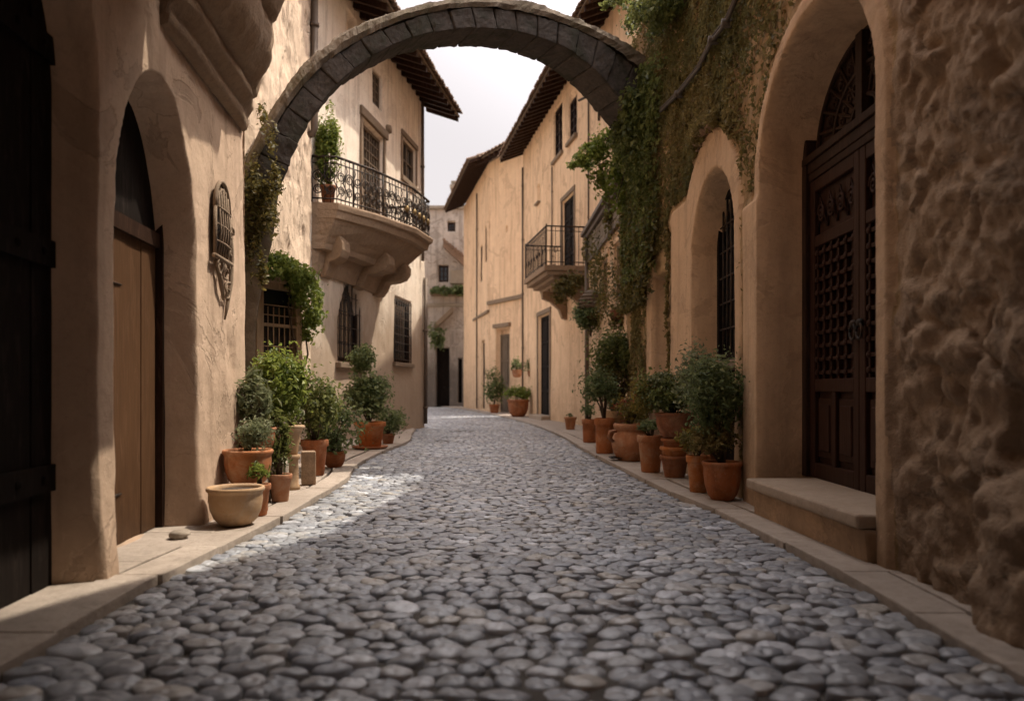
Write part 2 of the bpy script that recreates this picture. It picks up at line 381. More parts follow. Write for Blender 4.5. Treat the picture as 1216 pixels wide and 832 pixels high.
def wall_mesh(W, us, zs, ops, disp=None, D=3.0, top=None, mb=None):
    """height-field wall with splayed openings; ends, back and top closed"""
    mb = mb or MB()
    eu, ez = [], []
    for o in ops:
        eu += [o.u0, o.u0+o.w, o.u1-o.w, o.u1]; ez += [o.z0, o.z1] + ([] if o.sp else [o.z0+o.w, o.z1-o.w])
    us = merge(us, np.array(eu)) if eu else us
    zs = merge(zs, np.array([z for z in ez if z > zs[0]+.01])) if ez else zs
    U, Z = np.meshgrid(us, zs, indexing='ij')
    if top is not None:
        T = top(U); Z = zs[0]+(Z-zs[0])*(T-zs[0])/(zs[-1]-zs[0])
    O = disp(U, Z) if disp else np.zeros_like(U)
    for o in ops:
        s = o.sdf(U, Z)
        k = 1-sstep(-o.w, 0, s)
        O = O*(1-k)-k*o.D if o.D > 0 else O
    def col(i, o): return U[i:i+1], Z[i:i+1], np.full_like(Z[i:i+1], o)
    cols = [col(0, -D), col(0, -.3), col(0, -.05), (U, Z, O), col(-1 if False else len(us)-1, -.05), col(len(us)-1, -.3), col(len(us)-1, -D)]
    U = np.concatenate([c[0] for c in cols]); Z = np.concatenate([c[1] for c in cols]); O = np.concatenate([c[2] for c in cols])
    p0, d, n = np.array(W.p0), np.array(W.d), np.array(W.n)
    V = p0+U[..., None]*d+O[..., None]*n; V[..., 2] += Z
    a, b = U.shape
    idx = np.arange(a*b).reshape(a, b)
    q = np.stack([idx[:-1,:-1], idx[1:,:-1], idx[1:,1:], idx[:-1,1:]], -1).reshape(-1, 4)
    if W.d.cross(Vector((0,0,1))).dot(W.n) < 0: q = q[:, ::-1]
    mb.add(V.reshape(-1, 3), q)
    # back and top
    p = W.pt; u0, u1 = us[0], us[-1]
    zt0, zt1 = Z[0,-1], Z[-1,-1]
    mb.add([p(u0,zs[0],-D),p(u1,zs[0],-D),p(u1,zt1,-D),p(u0,zt0,-D)], [(0,1,2,3)])
    T = [p(u, z, o) for u, z, o in zip(U[:, -1], Z[:, -1], np.zeros(a))]+[p(u, z, -D) for u, z in zip(U[:, -1], Z[:, -1])]
    mb.add(T, [(i, i+1, a+i+1, a+i) for i in range(a-1)])
    return mb

def window(W, root, u0, u1, z0, z1, o, style='bars', fr=.05, nv=3, nh=4, mat='wood_dark', label=None, bars_out=.0):
    """frame (part) > pane, grille (sub-parts); o = offset of the window plane (negative = inside the wall)"""
    f = MB()
    for (a, b, c, d) in ((u0,u0+fr,z0,z1),(u1-fr,u1,z0,z1),(u0+fr,u1-fr,z0,z0+fr),(u0+fr,u1-fr,z1-fr,z1)): f.wbox(W, a, b, c, d, o, o+.06)
    um = (u0+u1)/2
    if style in ('sash', 'lattice'):
        f.wbox(W, um-fr*.4, um+fr*.4, z0+fr, z1-fr, o+.005, o+.05)
        for k in range(1, nh): f.wbox(W, u0+fr, u1-fr, z0+(z1-z0)*k/nh-.014, z0+(z1-z0)*k/nh+.014, o+.008, o+.045)
    if style == 'lattice':
        for k in range(1, nv):
            u = u0+(u1-u0)*k/nv; f.wbox(W, u-.014, u+.014, z0+fr, z1-fr, o+.012, o+.042)
    w = f.build('window', M[mat], root, label=label)
    MB().add([W.pt(u0,z0,o+.01),W.pt(u1,z0,o+.01),W.pt(u1,z1,o+.01),W.pt(u0,z1,o+.01)], [(0,1,2,3)]).build('pane', M['glass'], w)
    if style == 'bars':
        g = MB(); bo = bars_out if bars_out else o+.12
        for k in range(nv+1):
            u = u0+.04+(u1-u0-.08)*k/nv; g.tube([W.pt(u,z0-.01,bo), W.pt(u,z1+.01,bo)], .012, 6)
        for k in range(nh+1):
            z = z0+.05+(z1-z0-.1)*k/nh; g.tube([W.pt(u0-.02,z,bo), W.pt(u1+.02,z,bo)], .010, 6)
        g.build('grille', M['iron'], w, smooth=True)
    return w

def panel_door(W, root, u0, u1, z0, z1, o, leaves=2, mat='wood_dark', rows=3, label=None, handle=True):
    f = MB(); f.wbox(W, u0, u1, z0, z1, o-.05, o)
    lw = (u1-u0)/leaves
    for k in range(leaves):
        a, b = u0+k*lw+.006, u0+(k+1)*lw-.006
        f.wbox(W, a, a+.08, z0, z1, o+.001, o+.035); f.wbox(W, b-.08, b, z0, z1, o+.001, o+.035)
        for r in range(rows+1):
            z = z0+(z1-z0-.1)*r/rows; f.wbox(W, a+.08, b-.08, z, z+.1, o+.001, o+.033)
        for r in range(rows):
            za = z0+(z1-z0-.1)*r/rows+.14; zb = z0+(z1-z0-.1)*(r+1)/rows-.04
            f.wbox(W, a+.12, b-.12, za, zb, o+.001, o+.02)
    d = f.build('door', M[mat], root, label=label)
    if handle:
        h = MB(); um = u0+lw if leaves > 1 else u1-.1
        zc = z0+min(1.05, (z1-z0)*.45)
        ring = [W.pt(um+.06+.035*math.cos(t*.6283), zc+.035*math.sin(t*.6283), o+.06) for t in range(11)]
        h.tube(ring, .007, 6); h.tube([W.pt(um+.06, zc+.035, o+.03), W.pt(um+.06, zc+.035, o+.065)], .014, 8)
        h.build('handle', M['iron'], d, smooth=True)
    return d

def tile_roof(W, root, u0, u1, z, over, depth, slope, rafters=True, over_end=.35, tile=.24):
    """sloping tiled roof; eave edge projects `over` in front of the wall"""
    ang = math.atan(slope)
    def rp(u, s, h=0):      # s = distance inwards from the eave edge (horizontal), h = height above the deck
        return W.pt(u, z-over*slope+s*slope+h*math.cos(ang), over-s-h*math.sin(ang)*0)
    a, b = u0-over_end, u1+over_end
    dk = MB()
    dk.hexa([rp(a,0,0),rp(b,0,0),rp(b,depth,0),rp(a,depth,0)], [rp(a,0,.06),rp(b,0,.06),rp(b,depth,.06),rp(a,depth,.06)])
    roof = dk.build('roof', M['wood_grey'], root)
    if rafters:
        n = int((b-a)/.42)
        for k in range(n+1):
            u = a+.06+(b-a-.12)*k/n
            rf = MB(); rf.hexa([rp(u-.05,.03,-.13),rp(u+.05,.03,-.13),rp(u+.05,over+.05,-.13),rp(u-.05,over+.05,-.13)],
                    [rp(u-.05,.03,-.002),rp(u+.05,.03,-.002),rp(u+.05,over+.05,-.002),rp(u-.05,over+.05,-.002)])
            rf.build('rafter', M['wood_dark'], roof)
    tl = MB(); n = int((b-a)/tile); tl_len = .42
    ns = min(int((depth)/tl_len), 9)
    for k in range(n):
        for half in (0, 1):
            uc = a+tile*(k+.5+.5*half)+rnd.uniform(-.012, .012)
            for j in range(ns):
                s0 = -.09+j*tl_len+rnd.uniform(-.03, .03); s1 = s0+tl_len+.06
                V = []; m = 5
                for (s_, r_, hh) in ((s0, tile*.36, .085), (s1, tile*.29, .055)):
                    for i in range(m):
                        t = math.pi*i/(m-1)
                        if half: V.append(rp(uc+r_*math.cos(t), s_, hh+.07-r_*.62*math.sin(t)+.005))
                        else: V.append(rp(uc+r_*math.cos(t), s_, hh+r_*.75*math.sin(t)+.02))
                    for i in range(m):
                        t = math.pi*i/(m-1); r2 = r_-.018
                        if half: V.append(rp(uc+r2*math.cos(t), s_, hh+.07-r2*.62*math.sin(t)+.02))
                        else: V.append(rp(uc+r2*math.cos(t), s_, hh+r2*.75*math.sin(t)+.012))
                Fc = []
                for i in range(m-1):
                    Fc += [(i,i+1,2*m+i+1,2*m+i), (m+i+1,m+i,3*m+i,3*m+i+1), (i+1,i,m+i,m+i+1)]
                tl.add(V, Fc)
    tl.build('roof_tiles', M['tile'], roof)
    return roof

def pipe(W, root, u, z0, z1, o=.07, r=.045, mat='zinc', label=None, name='drainpipe', brk=2.0):
    m = MB(); m.tube([W.pt(u,z0,o), W.pt(u,z1,o)], r, 10)
    z = z0+.4
    while z < z1:
        m.tube([W.pt(u,z,o), W.pt(u,z+.05,o)], r*1.35, 10); m.wbox(W, u-.02, u+.02, z+.01, z+.04, -.02, o); z += brk
    return m.build(name, M[mat], root, smooth=True, label=label)

# ---------------------------------------------------------------- foliage
def leaf_add(mb, P, Nn, size, aspect=.55, droop=.0, fold=.25):
    P = np.asarray(P, float); n = len(P)
    if n == 0: return mb
    Nn = Nn/(np.linalg.norm(Nn, axis=1, keepdims=True)+1e-9)
    t = rng.normal(size=(n, 3)); t[:, 2] -= droop
    t -= Nn*(t*Nn).sum(1, keepdims=True); t /= np.linalg.norm(t, axis=1, keepdims=True)+1e-9
    b = np.cross(Nn, t)
    L = (size*rng.uniform(.45, 1.5, n))[:, None] if np.isscalar(size) else size[:, None]
    Wd = L*aspect*.5
    base = P-t*L*.5; tip = P+t*L*.5-Nn*L*.12
    mid = P-t*L*.05
    l = mid+b*Wd+Nn*L*fold*.5; r = mid-b*Wd+Nn*L*fold*.5
    V = np.stack([base, l, tip, r], 1).reshape(-1, 3)
    i = np.arange(n)[:, None]*4
    Fc = np.concatenate([i+np.array([[0,1,2]]), i+np.array([[0,2,3]])], 0)
    mb.add(V, Fc); return mb

def bush_points(c, r, n, clumps=18, tight=.24, fill=.45, seed=None):
    c = np.array(c, float); r = np.array(r, float)
    d = rng.normal(size=(clumps, 3)); d /= np.linalg.norm(d, axis=1, keepdims=True)
    cc = d*(rng.uniform(fill**3, 1, (clumps, 1))**(1/3))*.85
    w = rng.uniform(.5, 1.5, clumps); w /= w.sum()
    ci = rng.choice(clumps, n, p=w)
    q = cc[ci]+rng.normal(size=(n, 3))*tight*rng.uniform(.7, 1.3, clumps)[ci][:, None]
    nr = q+rng.normal(size=(n, 3))*.7+np.array([0, 0, .35])
    return c+q*r, nr, c+cc*r

def plant(root, base, c, r, n, size, leaf, clumps=18, tight=.24, stems=7, name='foliage', aspect=.55, stem_r=.007, fill=.45, droop=0, extra=None):
    P, Nn, cc = bush_points(c, r, n, clumps, tight, fill)
    keep = P[:, 2] > base[2]+.01
    mb = MB(); leaf_add(mb, P[keep], Nn[keep], size, aspect, droop)
    f = mb.build(name, M[leaf], root)
    st = MB(); b = Vector(base)
    for k in range(min(stems, len(cc))):
        e = Vector(cc[k]); m = b.lerp(e, .5)+Vector((rnd.uniform(-.03,.03), rnd.uniform(-.03,.03), .04))
        st.tube([b+Vector((rnd.uniform(-.02,.02), rnd.uniform(-.02,.02), -.02)), m, e], [stem_r*1.5, stem_r, stem_r*.5], 5)
    if stems: st.build('stem', M['stem'], root, smooth=True)
    return f

def pot_profile(kind, R, h):
    if kind == 'classic':
        return [(R*.66,0),(R*.7,.012),(R*.9,h*.8),(R*.91,h*.805),(R*1.0,h*.815),(R*1.02,h*.83),(R*1.03,h*.97),(R*1.0,h),(R*.92,h),(R*.88,h*.97),(R*.84,h*.8)]
    if kind == 'bowl':
        return [(R*.55,0),(R*.6,.01),(R*.78,h*.16),(R*.92,h*.4),(R*.98,h*.65),(R*.97,h*.82),(R*.985,h*.86),(R*1.05,h*.9),(R*1.06,h*.96),(R*1.02,h),(R*.93,h*.99),(R*.9,h*.93),(R*.88,h*.8)]
    if kind == 'urn':
        return [(R*.5,0),(R*.52,.01),(R*.55,h*.08),(R*.62,h*.3),(R*.76,h*.6),(R*.88,h*.8),(R*.95,h*.86),(R*1.1,h*.9),(R*1.12,h*.97),(R*1.06,h),(R*.9,h*.98),(R*.84,h*.85)]
    if kind == 'cylinder':
        return [(R*.8,0),(R*.82,.01),(R*.86,h*.4),(R*.88,h*.78),(R*.98,h*.8),(R*1.0,h*.82),(R*1.0,h*.96),(R*.97,h),(R*.87,h),(R*.83,h*.95),(R*.8,h*.8)]
    if kind == 'belly':
        return [(R*.62,0),(R*.66,.01),(R*.88,h*.2),(R*1.0,h*.42),(R*.99,h*.52),(R*.9,h*.68),(R*.76,h*.78),(R*.74,h*.82),(R*.86,h*.88),(R*.9,h*.95),(R*.86,h),(R*.74,h),(R*.68,h*.9),(R*.66,h*.8)]
def pot_mesh(kind, R, h, c, seed=0, n=32, ridges=0):
    m = MB(); pr = pot_profile(kind, R, h); m.lathe(pr, c, n, .006, seed)
    if ridges:
        for k in range(ridges):
            z = h*(.3+.3*k/ridges); rr = np.interp(z, [p[1] for p in pr[:6]], [p[0] for p in pr[:6]])
            m.lathe([(rr-.005,z-.012),(rr+.008,z-.006),(rr+.008,z+.006),(rr-.005,z+.012)], c, n)
    return m, pr[-1][0]
def soil_mesh(R, z, c):
    m = MB(); n = 20; V = [(c[0], c[1], c[2]+z+.012)]
    for ring in (.5, 1.02):
        for k in range(n):
            t = 2*math.pi*k/n; V.append((c[0]+R*ring*math.cos(t), c[1]+R*ring*math.sin(t), c[2]+z+rnd.uniform(-.008,.012)))
    Fc = [(0, 1+k, 1+(k+1)%n) for k in range(n)]+[(1+k, 1+n+k, 1+n+(k+1)%n, 1+(k+1)%n) for k in range(n)]
    return m.add(V, Fc)
def potted(label, loc, kind, R, h, mat, plants=(), name='potted_plant', cat='potted plant', group='terracotta pots along the walls', soil=.9, ridges=0, saucer=False):
    root = thing(name, label, cat, loc, group)
    zoff = 0
    if saucer:
        MB().lathe([(R*.85,0),(R*1.15,.03),(R*1.18,.05),(R*1.1,.05),(R*.9,.02),(0.001,.02)], loc, 28).build('saucer', M[mat], root, smooth=True); zoff = .021
    base = (loc[0], loc[1], loc[2]+zoff)
    m, ri = pot_mesh(kind, R, h, base, rnd.randint(0, 99), ridges=ridges)
    m.build('pot', M[mat], root, smooth=True)
    soil_mesh(ri*1.05, h*soil, base).build('soil', M['soil'], root, smooth=True)
    for p in plants:
        p = dict(p); c = p.pop('c'); b = (loc[0], loc[1], loc[2]+h*soil)
        plant(root, b, c, **p)
    return root
# ================================================================ street
YL = np.array([-6,-3,0,2.8,4.2,5.65,7.7,8.75,9.4,10.2,11.4,12.8,14.6,16,17,19.8,21.2,23,26,32,40,50])
XLv = np.array([-1.35,-1.4,-1.62,-1.8,-1.84,-1.76,-1.77,-1.79,-1.9,-2.0,-2.06,-2.03,-1.95,-2.0,-2.16,-2.38,-2.75,-3.1,-3.4,-4.0,-5.2,-7.5])
YR = np.array([-6,-3,0,3.2,4.2,6,7.3,9,11,14,15.8,18,21.1,25,30.6,36,41,50])
XRv = np.array([1.7,1.72,1.72,1.74,1.76,1.70,1.53,1.42,1.28,1.14,1.10,.95,.71,.25,-.58,-1.7,-2.7,-5.2])
def XL(y): return np.interp(y, YL, XLv)+.018*fbm(np.asarray(y)*1.7, 3.3, .5, 3, 201)
def XR(y): return np.interp(y, YR, XRv)+.018*fbm(np.asarray(y)*1.7, 9.3, .5, 3, 203)

g = MB(); g.add([(-400,-300,-.12),(400,-300,-.12),(400,700,-.12),(-400,700,-.12)], [(0,1,2,3)])
struct(g.build('ground', M['ground']))
ys = np.linspace(-6, 50, 140); V = []
for y in ys:
    for k in range(7):
        x = XL(y)-.05+(XR(y)-XL(y)+.1)*k/6; V.append((x, y, -.022+.012*math.sin(x*2.1+y*.7)*math.sin(y*.9)))
Fc = [(i*7+k, i*7+k+1, (i+1)*7+k+1, (i+1)*7+k) for i in range(len(ys)-1) for k in range(6)]
street = MB().add(V, Fc)
struct(street.build('street_bed', M['mortar'], smooth=True))

def cobbles():
    pts = []
    y = 1.3; row = 0
    while y < 47:
        a, b = XL(y), XR(y)
        fl = float(sstep(3.6, 5.6, y))
        step = .130-.008*fl if y < 20 else .165
        x = a+rnd.uniform(.02, .15)
        while x < b-.02:
            pts.append((x, y+rnd.uniform(-.026, .026)*(1-.45*fl))); x += step*rnd.choice((.6,.75,.9,1.0,1.1,1.25,1.55))
        y += step*(.80-.20*fl); row += 1
    P = np.array(pts); N = len(P)
    bins = {}
    cs = .3
    for i, (px, py) in enumerate(P): bins.setdefault((int(px//cs), int(py//cs)), []).append(i)
    mb = MB()
    for i in range(N):
        cx, cy = P[i]; fl = float(sstep(3.6, 5.6, cy)); anis = 1.2+.35*fl
        bx, by = int(cx//cs), int(cy//cs)
        nb = [j for dx in (-1,0,1) for dy in (-1,0,1) for j in bins.get((bx+dx, by+dy), ()) if j != i]
        Q = P[nb]-P[i]
        K = 16 if cy < 6 else (10 if cy < 14 else 7)
        th = np.arange(K)*2*math.pi/K
        D = np.stack([np.cos(th), np.sin(th)], 1)
        Qs = Q*np.array([1, anis])
        half = (Qs**2).sum(1)/2
        den = (D*np.array([1, anis]))@Qs.T
        rr = np.where(den > 1e-6, half/np.maximum(den, 1e-6), 9).min(1)
        rr = np.minimum(rr, .19)
        # stay inside the kerbs
        lx = XL(cy)-cx; rx = XR(cy)-cx
        rr = np.where(D[:,0] < -.05, np.minimum(rr, np.abs(lx/np.minimum(D[:,0], -.05))), rr)
        rr = np.where(D[:,0] > .05, np.minimum(rr, rx/np.maximum(D[:,0], .05)), rr)
        for _ in range(2): rr = .5*rr+.25*(np.roll(rr, 1)+np.roll(rr, -1))
        rr = np.maximum(rr*rnd.uniform(.93+.05*fl, 1.0+.025*fl)-.001*(1-fl), .02)
        h = rnd.uniform(.012, .024)*(1-fl)+fl*rnd.uniform(.004, .009)
        z0 = .006*math.sin(cx*2.3+1)*math.sin(cy*1.7)-.012+rnd.uniform(-.010, .006)*(1-.5*fl)
        tx, ty = rnd.gauss(0, .075-.035*fl), rnd.gauss(0, .075-.02*fl)
        rings = (1.0, .985, .92, .8, .6, .35) if cy < 9 else ((1.0, .95, .75, .4) if cy < 18 else (1.0, .85, .45))
        V = []
        rotn = rnd.uniform(0, 6)
        for q in rings:
            if q == 1.0: hz = -.02+.008*fl
            else: hz = h*(max(0, 1-q**(3.2+1.8*fl)))**.55
            lum = 1+.05*np.sin(2*th+rotn)*q
            x = D[:,0]*rr*q*lum; yv = D[:,1]*rr*q*lum
            z = z0+hz+(tx*x+ty*yv)*(1 if q < 1 else 0)
            z = z+.004*np.sin(3*th+rotn*2)*q*(1-q)*4
            V.append(np.stack([cx+x, cy+yv, np.broadcast_to(z, x.shape)], 1))
        V = np.concatenate(V+[np.array([[cx, cy, z0+h]])])
        m = len(rings); Fc = []
        for r_ in range(m-1):
            for k in range(K): Fc.append((r_*K+k, r_*K+(k+1)%K, (r_+1)*K+(k+1)%K, (r_+1)*K+k))
        c = m*K
        Fc += [((m-1)*K+k, (m-1)*K+(k+1)%K, c) for k in range(K)]
        mb.add(V, Fc)
    return mb
struct(cobbles().build('street', M['cobble'], smooth=True))

def pavement(edge, sgn, y0, y1, wallx, name):
    """kerb stones and flagstones as separate bevelled slabs in one surface"""
    mb = MB(); y = y0; zt = .036
    def slab(q, z1, z0=-.08, e=.007):
        cx = sum(p[0] for p in q)/4; cy = sum(p[1] for p in q)/4
        dz = rnd.uniform(-.004, .003); tl = rnd.uniform(-.003, .003)
        ins = [(p[0]+(cx-p[0])*e/.2, p[1]+(cy-p[1])*e/.3) for p in q]
        ins2 = [(p[0]+(cx-p[0])*e/.6, p[1]+(cy-p[1])*e/.9) for p in q]
        V = [(p[0], p[1], z0) for p in q]+[(p[0], p[1], z1-e+dz) for p in q]+[(p[0], p[1], z1-e*.3+dz) for p in ins2]+[(p[0], p[1], z1+dz+tl*(i < 2)) for i, p in enumerate(ins)]
        Fc = []
        for r_ in range(3):
            for k in range(4): Fc.append((r_*4+k, r_*4+(k+1)%4, r_*4+4+(k+1)%4, r_*4+4+k))
        Fc.append((12,13,14,15)); mb.add(V, Fc)
    while y < y1:
        L = rnd.uniform(.7, 1.5) if y < 16 else rnd.uniform(.8, 1.4)
        ya, yb = y+.002, min(y+L, y1)-.002
        ea, eb = edge(ya)+sgn*.0, edge(yb)
        kw = .25
        jj = lambda s_=.014: rnd.uniform(-s_, s_)
        kk = rnd.uniform(-.04, .02)
        q = [(ea+jj(), ya+jj(.008)), (eb+jj(), yb+jj(.008)), (eb+sgn*(kw+kk), yb), (ea+sgn*(kw+kk), ya)]
        if sgn < 0: q = q[::-1]
        slab(q, zt)
        y += L
    y = y0
    while y < y1:
        L = rnd.uniform(.5, .95) if y < 16 else rnd.uniform(.9, 1.5)
        ya, yb = y+.002, min(y+L, y1)-.002
        ea, eb = edge(ya)+sgn*.257, edge(yb)+sgn*.257
        wa, wb = wallx(ya), wallx(yb)
        span = max(abs(wa-ea), abs(wb-eb))
        n = max(1, int(span/.6+.5)) if span > .1 else 1
        cuts = [0]+sorted((k+rnd.uniform(-.12, .12))/n for k in range(1, n))+[1]
        for a, b in zip(cuts[:-1], cuts[1:]):
            g_ = .004
            q = [(ea+(wa-ea)*a+sgn*g_, ya), (eb+(wb-eb)*a+sgn*g_, yb), (eb+(wb-eb)*b-sgn*g_, yb), (ea+(wa-ea)*b-sgn*g_, ya)]
            if sgn < 0: q = q[::-1]
            slab(q, zt-.004)
        y += L
    return struct(mb.build(name, M['paving']))
LWX = lambda y: np.interp(y, [-6,-3,7.2,7.3,13.5,21,21.5,50], [-2.2,-1.9,-2.9,-3.5,-3.9,-2.8,-6,-12])
RWX = lambda y: np.interp(y, [-6,6,9,13,20,29.5,31.5,34.5,41,50], [2.5,2.45,2.45,2.4,2.3,.7,1.2,-.6,-1.9,-2])
pavement(XL, -1, -4, 22, LWX, 'pavement')
pavement(XR, 1, -4, 46, RWX, 'pavement')

# ================================================================ L1 : adobe house with two arched doorways
dL = Vector((-.0858, 1)).normalized()
L1 = Wall((-2.1+.0858*7.17, -3), (-2.1-.0858*3.05, 7.22), 1)
u = L1.uY
r1 = thing('stucco_house', 'smooth tan stucco house with two deep arched doorways at left edge', 'house', L1.pt(u(3), 0))
opsL = [Op(u(1.75), u(4.05), -.05, 3.5, .25, spring=2.45, w=.09, wob=.03), Op(u(4.22), u(5.7), -.05, 2.93, .32, spring=1.85, w=.09, wob=.035)]
def dispL(U, Z):
    y = U*L1.d.y-3
    d = .03*fbm(U*.9, Z*.7, 2.2, 3, 3)+.006*fbm(U*6, Z*6, 1.1, 3, 8)
    # rounded outer corner at the far end, pillar swelling at the foot
    d = d-.10*sstep(6.95, 7.22, y)**2+.035*sstep(.5, 0, Z)
    # chipped scar
    sc = np.exp(-((y-6.55)/.16)**2-((Z-1.28)/.2)**2)
    return d-.03*sc*np.clip(.3+1.6*fbm(U*9, Z*2.5, .3, 3, 21), 0, 1)
us = np.concatenate([np.arange(0, u(1.6), .15), np.arange(u(1.6), L1.L, .018), [L1.L]])
zs = np.concatenate([np.arange(-.06, 3.6, .024), np.arange(3.6, 8.3, .2)])
wall_mesh(L1, us, zs, opsL, dispL, D=5).build('wall', M['adobe'], r1, smooth=True)
# door in the near arch: dark, with frame and panels
nd = MB()
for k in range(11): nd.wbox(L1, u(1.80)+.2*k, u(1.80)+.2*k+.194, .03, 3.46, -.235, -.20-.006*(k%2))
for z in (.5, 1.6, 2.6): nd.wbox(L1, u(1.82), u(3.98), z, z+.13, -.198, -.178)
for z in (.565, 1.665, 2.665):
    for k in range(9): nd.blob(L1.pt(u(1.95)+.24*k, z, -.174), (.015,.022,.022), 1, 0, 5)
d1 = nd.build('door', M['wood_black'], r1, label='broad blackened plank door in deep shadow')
# plank door in the second arch
pd = MB()
for k in range(5): pd.wbox(L1, u(4.30)+k*.262, u(4.30)+k*.262+.257, .04, 2.0, -.30-.004*(k%2), -.265-.004*(k%2))
d2 = pd.build('door', M['wood_warm'], r1, label='plain warm brown plank door', bevel=.004)
for z in (.35, 1.65): MB().tube([L1.pt(u(4.32), z, -.262), L1.pt(u(4.7), z, -.258), L1.pt(u(5.0), z, -.262)], [.022,.014,.006], 6).build('hinge', M['iron'], d2, smooth=True)
MB().wbox(L1, u(4.26), u(5.66), 2.0, 2.88, -.30, -.27).build('tympanum', M['wood_black'], r1)  # black wood paints in the shade of the arch's upper recess
fr = MB()
for (a, b) in ((4.225, 4.30), (5.61, 5.69)): fr.wbox(L1, u(a), u(b), .04, 2.2, -.30, -.22)
fr.wbox(L1, u(4.3), u(5.6), 1.98, 2.08, -.264, -.235)
fr.build('door_frame', M['wood_dark'], r1)
# overhanging balcony: unseen slab near, sized to shade the doorways, flared stone corbel at its far end (underside seen at the top left)
cb = MB()
prof0 = [(0,3.24),(.06,3.26),(.085,3.31),(.07,3.36),(.10,3.39),(.155,3.44),(.15,3.50),(.14,3.53),(.21,3.57),(.28,3.65),(.325,3.74),(.345,3.84),(.35,3.93),(.335,4.0),(.33,4.04),(.38,4.08),(.43,4.2),(.52,4.42),(.66,4.66),(.84,4.86),(1.0,4.96),(1.05,5.0),(1.05,5.25),(-.05,5.25)]
prof = []
for p_, q_ in zip(prof0[:-1], prof0[1:]):
    n_ = max(1, int(math.hypot(q_[0]-p_[0], q_[1]-p_[1])/.03))
    for k_ in range(n_): prof.append((p_[0]+(q_[0]-p_[0])*k_/n_, p_[1]+(q_[1]-p_[1])*k_/n_))
prof.append(prof0[-1])
st = np.linspace(4.92, 6.98, 76); V = []
for yy in st:
    e = 1-.5*float(sstep(6.6, 6.98, yy))
    e *= 1-.25*float(sstep(5.25, 4.92, yy))
    for (o, z) in prof:
        nz = (.055*float(fbm(yy*2.2, z*2.2, o*2, 4, 4))+.02*float(fbm(yy*11, z*11, o*4, 3, 6)))*(1 if z > 3.53 else .25)
        V.append(L1.pt(u(yy), z+.02*math.sin(yy*3)*(o > .2), o*e+nz))
m = len(prof)
Fc = [(i*m+k, i*m+k+1, (i+1)*m+k+1, (i+1)*m+k) for i in range(len(st)-1) for k in range(m-1)]
Fc += [tuple(range(m))[::-1], tuple((len(st)-1)*m+k for k in range(m))]
cb.add(V, Fc)
bal = cb.build('balcony', M['corbel'], r1, smooth=True)
sl = MB(); sl.wbox(L1, u(1.2), u(3.4), 3.62, 3.82, -.1, 1.75); sl.wbox(L1, u(3.405), u(4.80), 3.625, 3.815, -.1, 1.42)
for yy in (1.5, 2.6, 3.7): sl.wbox(L1, u(yy), u(yy)+.14, 3.4, 3.62, -.05, 1.0)
sl.build('slab', M['corbel'], bal, bevel=.02)
tile_roof(L1, r1, 0, L1.L, 8.25, .4, 3.0, .35, tile=.3)
ps = MB(); ps.box((-1.75,-6.5,3.86),(2.03,3.3,9.0)); ps.box((-3,-6.9,-.1),(3,-6.51,9.0)); ps.build('unseen_sky_blocker', M['adobe'], r1)  # unseen overhead mass and end wall, added to darken the lane below
# ornate wrought iron window with scrolled bracket
w1 = MB(); uc, uw = u(6.2), .20
for s in (-1, 1):
    w1.tube([L1.pt(uc+s*uw, 2.02, .03), L1.pt(uc+s*uw, 2.38, .03)], .015, 8)
arc = [L1.pt(uc+uw*math.cos(t), 2.38+.22*math.sin(t), .03) for t in np.linspace(0, math.pi, 14)]
w1.tube(arc, .017, 8); w1.tube([L1.pt(uc-uw-.04, 2.0, .035), L1.pt(uc+uw+.04, 2.0, .035)], .02, 8)
arc2 = [L1.pt(uc+(uw-.06)*math.cos(t), 2.37+.17*math.sin(t), .03) for t in np.linspace(0, math.pi, 12)]
w1.tube(arc2, .012, 6)
wf = w1.build('window', M['sill'], r1, smooth=True, label='small arched window in an ornate scrolled surround')
gm = MB()
for k in range(5):
    x = uc-.13+.065*k; zt = 2.38+.2*math.sqrt(max(0, 1-((x-uc)/uw)**2)); gm.tube([L1.pt(x, 2.02, .03), L1.pt(x, 2.2, .055), L1.pt(x, zt-.03, .035)], .009, 6)
for z in (2.12, 2.25, 2.38): gm.tube([L1.pt(uc-uw, z, .04), L1.pt(uc, z, .055), L1.pt(uc+uw, z, .04)], .008, 6)
gm.build('grille', M['sill'], wf, smooth=True)
pm = MB(); pv = [L1.pt(uc-uw, 2.02, .02), L1.pt(uc+uw, 2.02, .02)]+[L1.pt(uc+uw*math.cos(t), 2.38+.22*math.sin(t), .02) for t in np.linspace(0, math.pi, 14)]
pm.add(pv, [tuple(range(len(pv)))]); pm.build('pane', M['glass'], wf)
sc = MB()
def scroll(x, z, r, turns, s, o=.03, a0=0, rr=.013):
    n = 26; sc.tube([L1.pt(x+s*r*(1-k/n*.8)*math.cos(a0+k/n*turns*6.283), z+r*(1-k/n*.8)*math.sin(a0+k/n*turns*6.283), o+.008*math.sin(k)) for k in range(n)], [rr*(1-.5*k/n) for k in range(n)], 6)
scroll(uc+.09, 1.92, .10, 1.4, 1); scroll(uc-.08, 1.93, .09, 1.4, -1); scroll(uc+.15, 1.77, .08, 1.2, 1, a0=1); scroll(uc+.235, 2.25, .07, 1.3, 1); scroll(uc+.24, 2.05, .08, 1.3, 1, a0=2)
sc.tube([L1.pt(uc+.25, 2.42, .02), L1.pt(uc+.28, 2.1, .03), L1.pt(uc+.24, 1.85, .03), L1.pt(uc+.15, 1.66, .025), L1.pt(uc+.12, 1.55, .015)], [.01,.017,.02,.016,.008], 8)
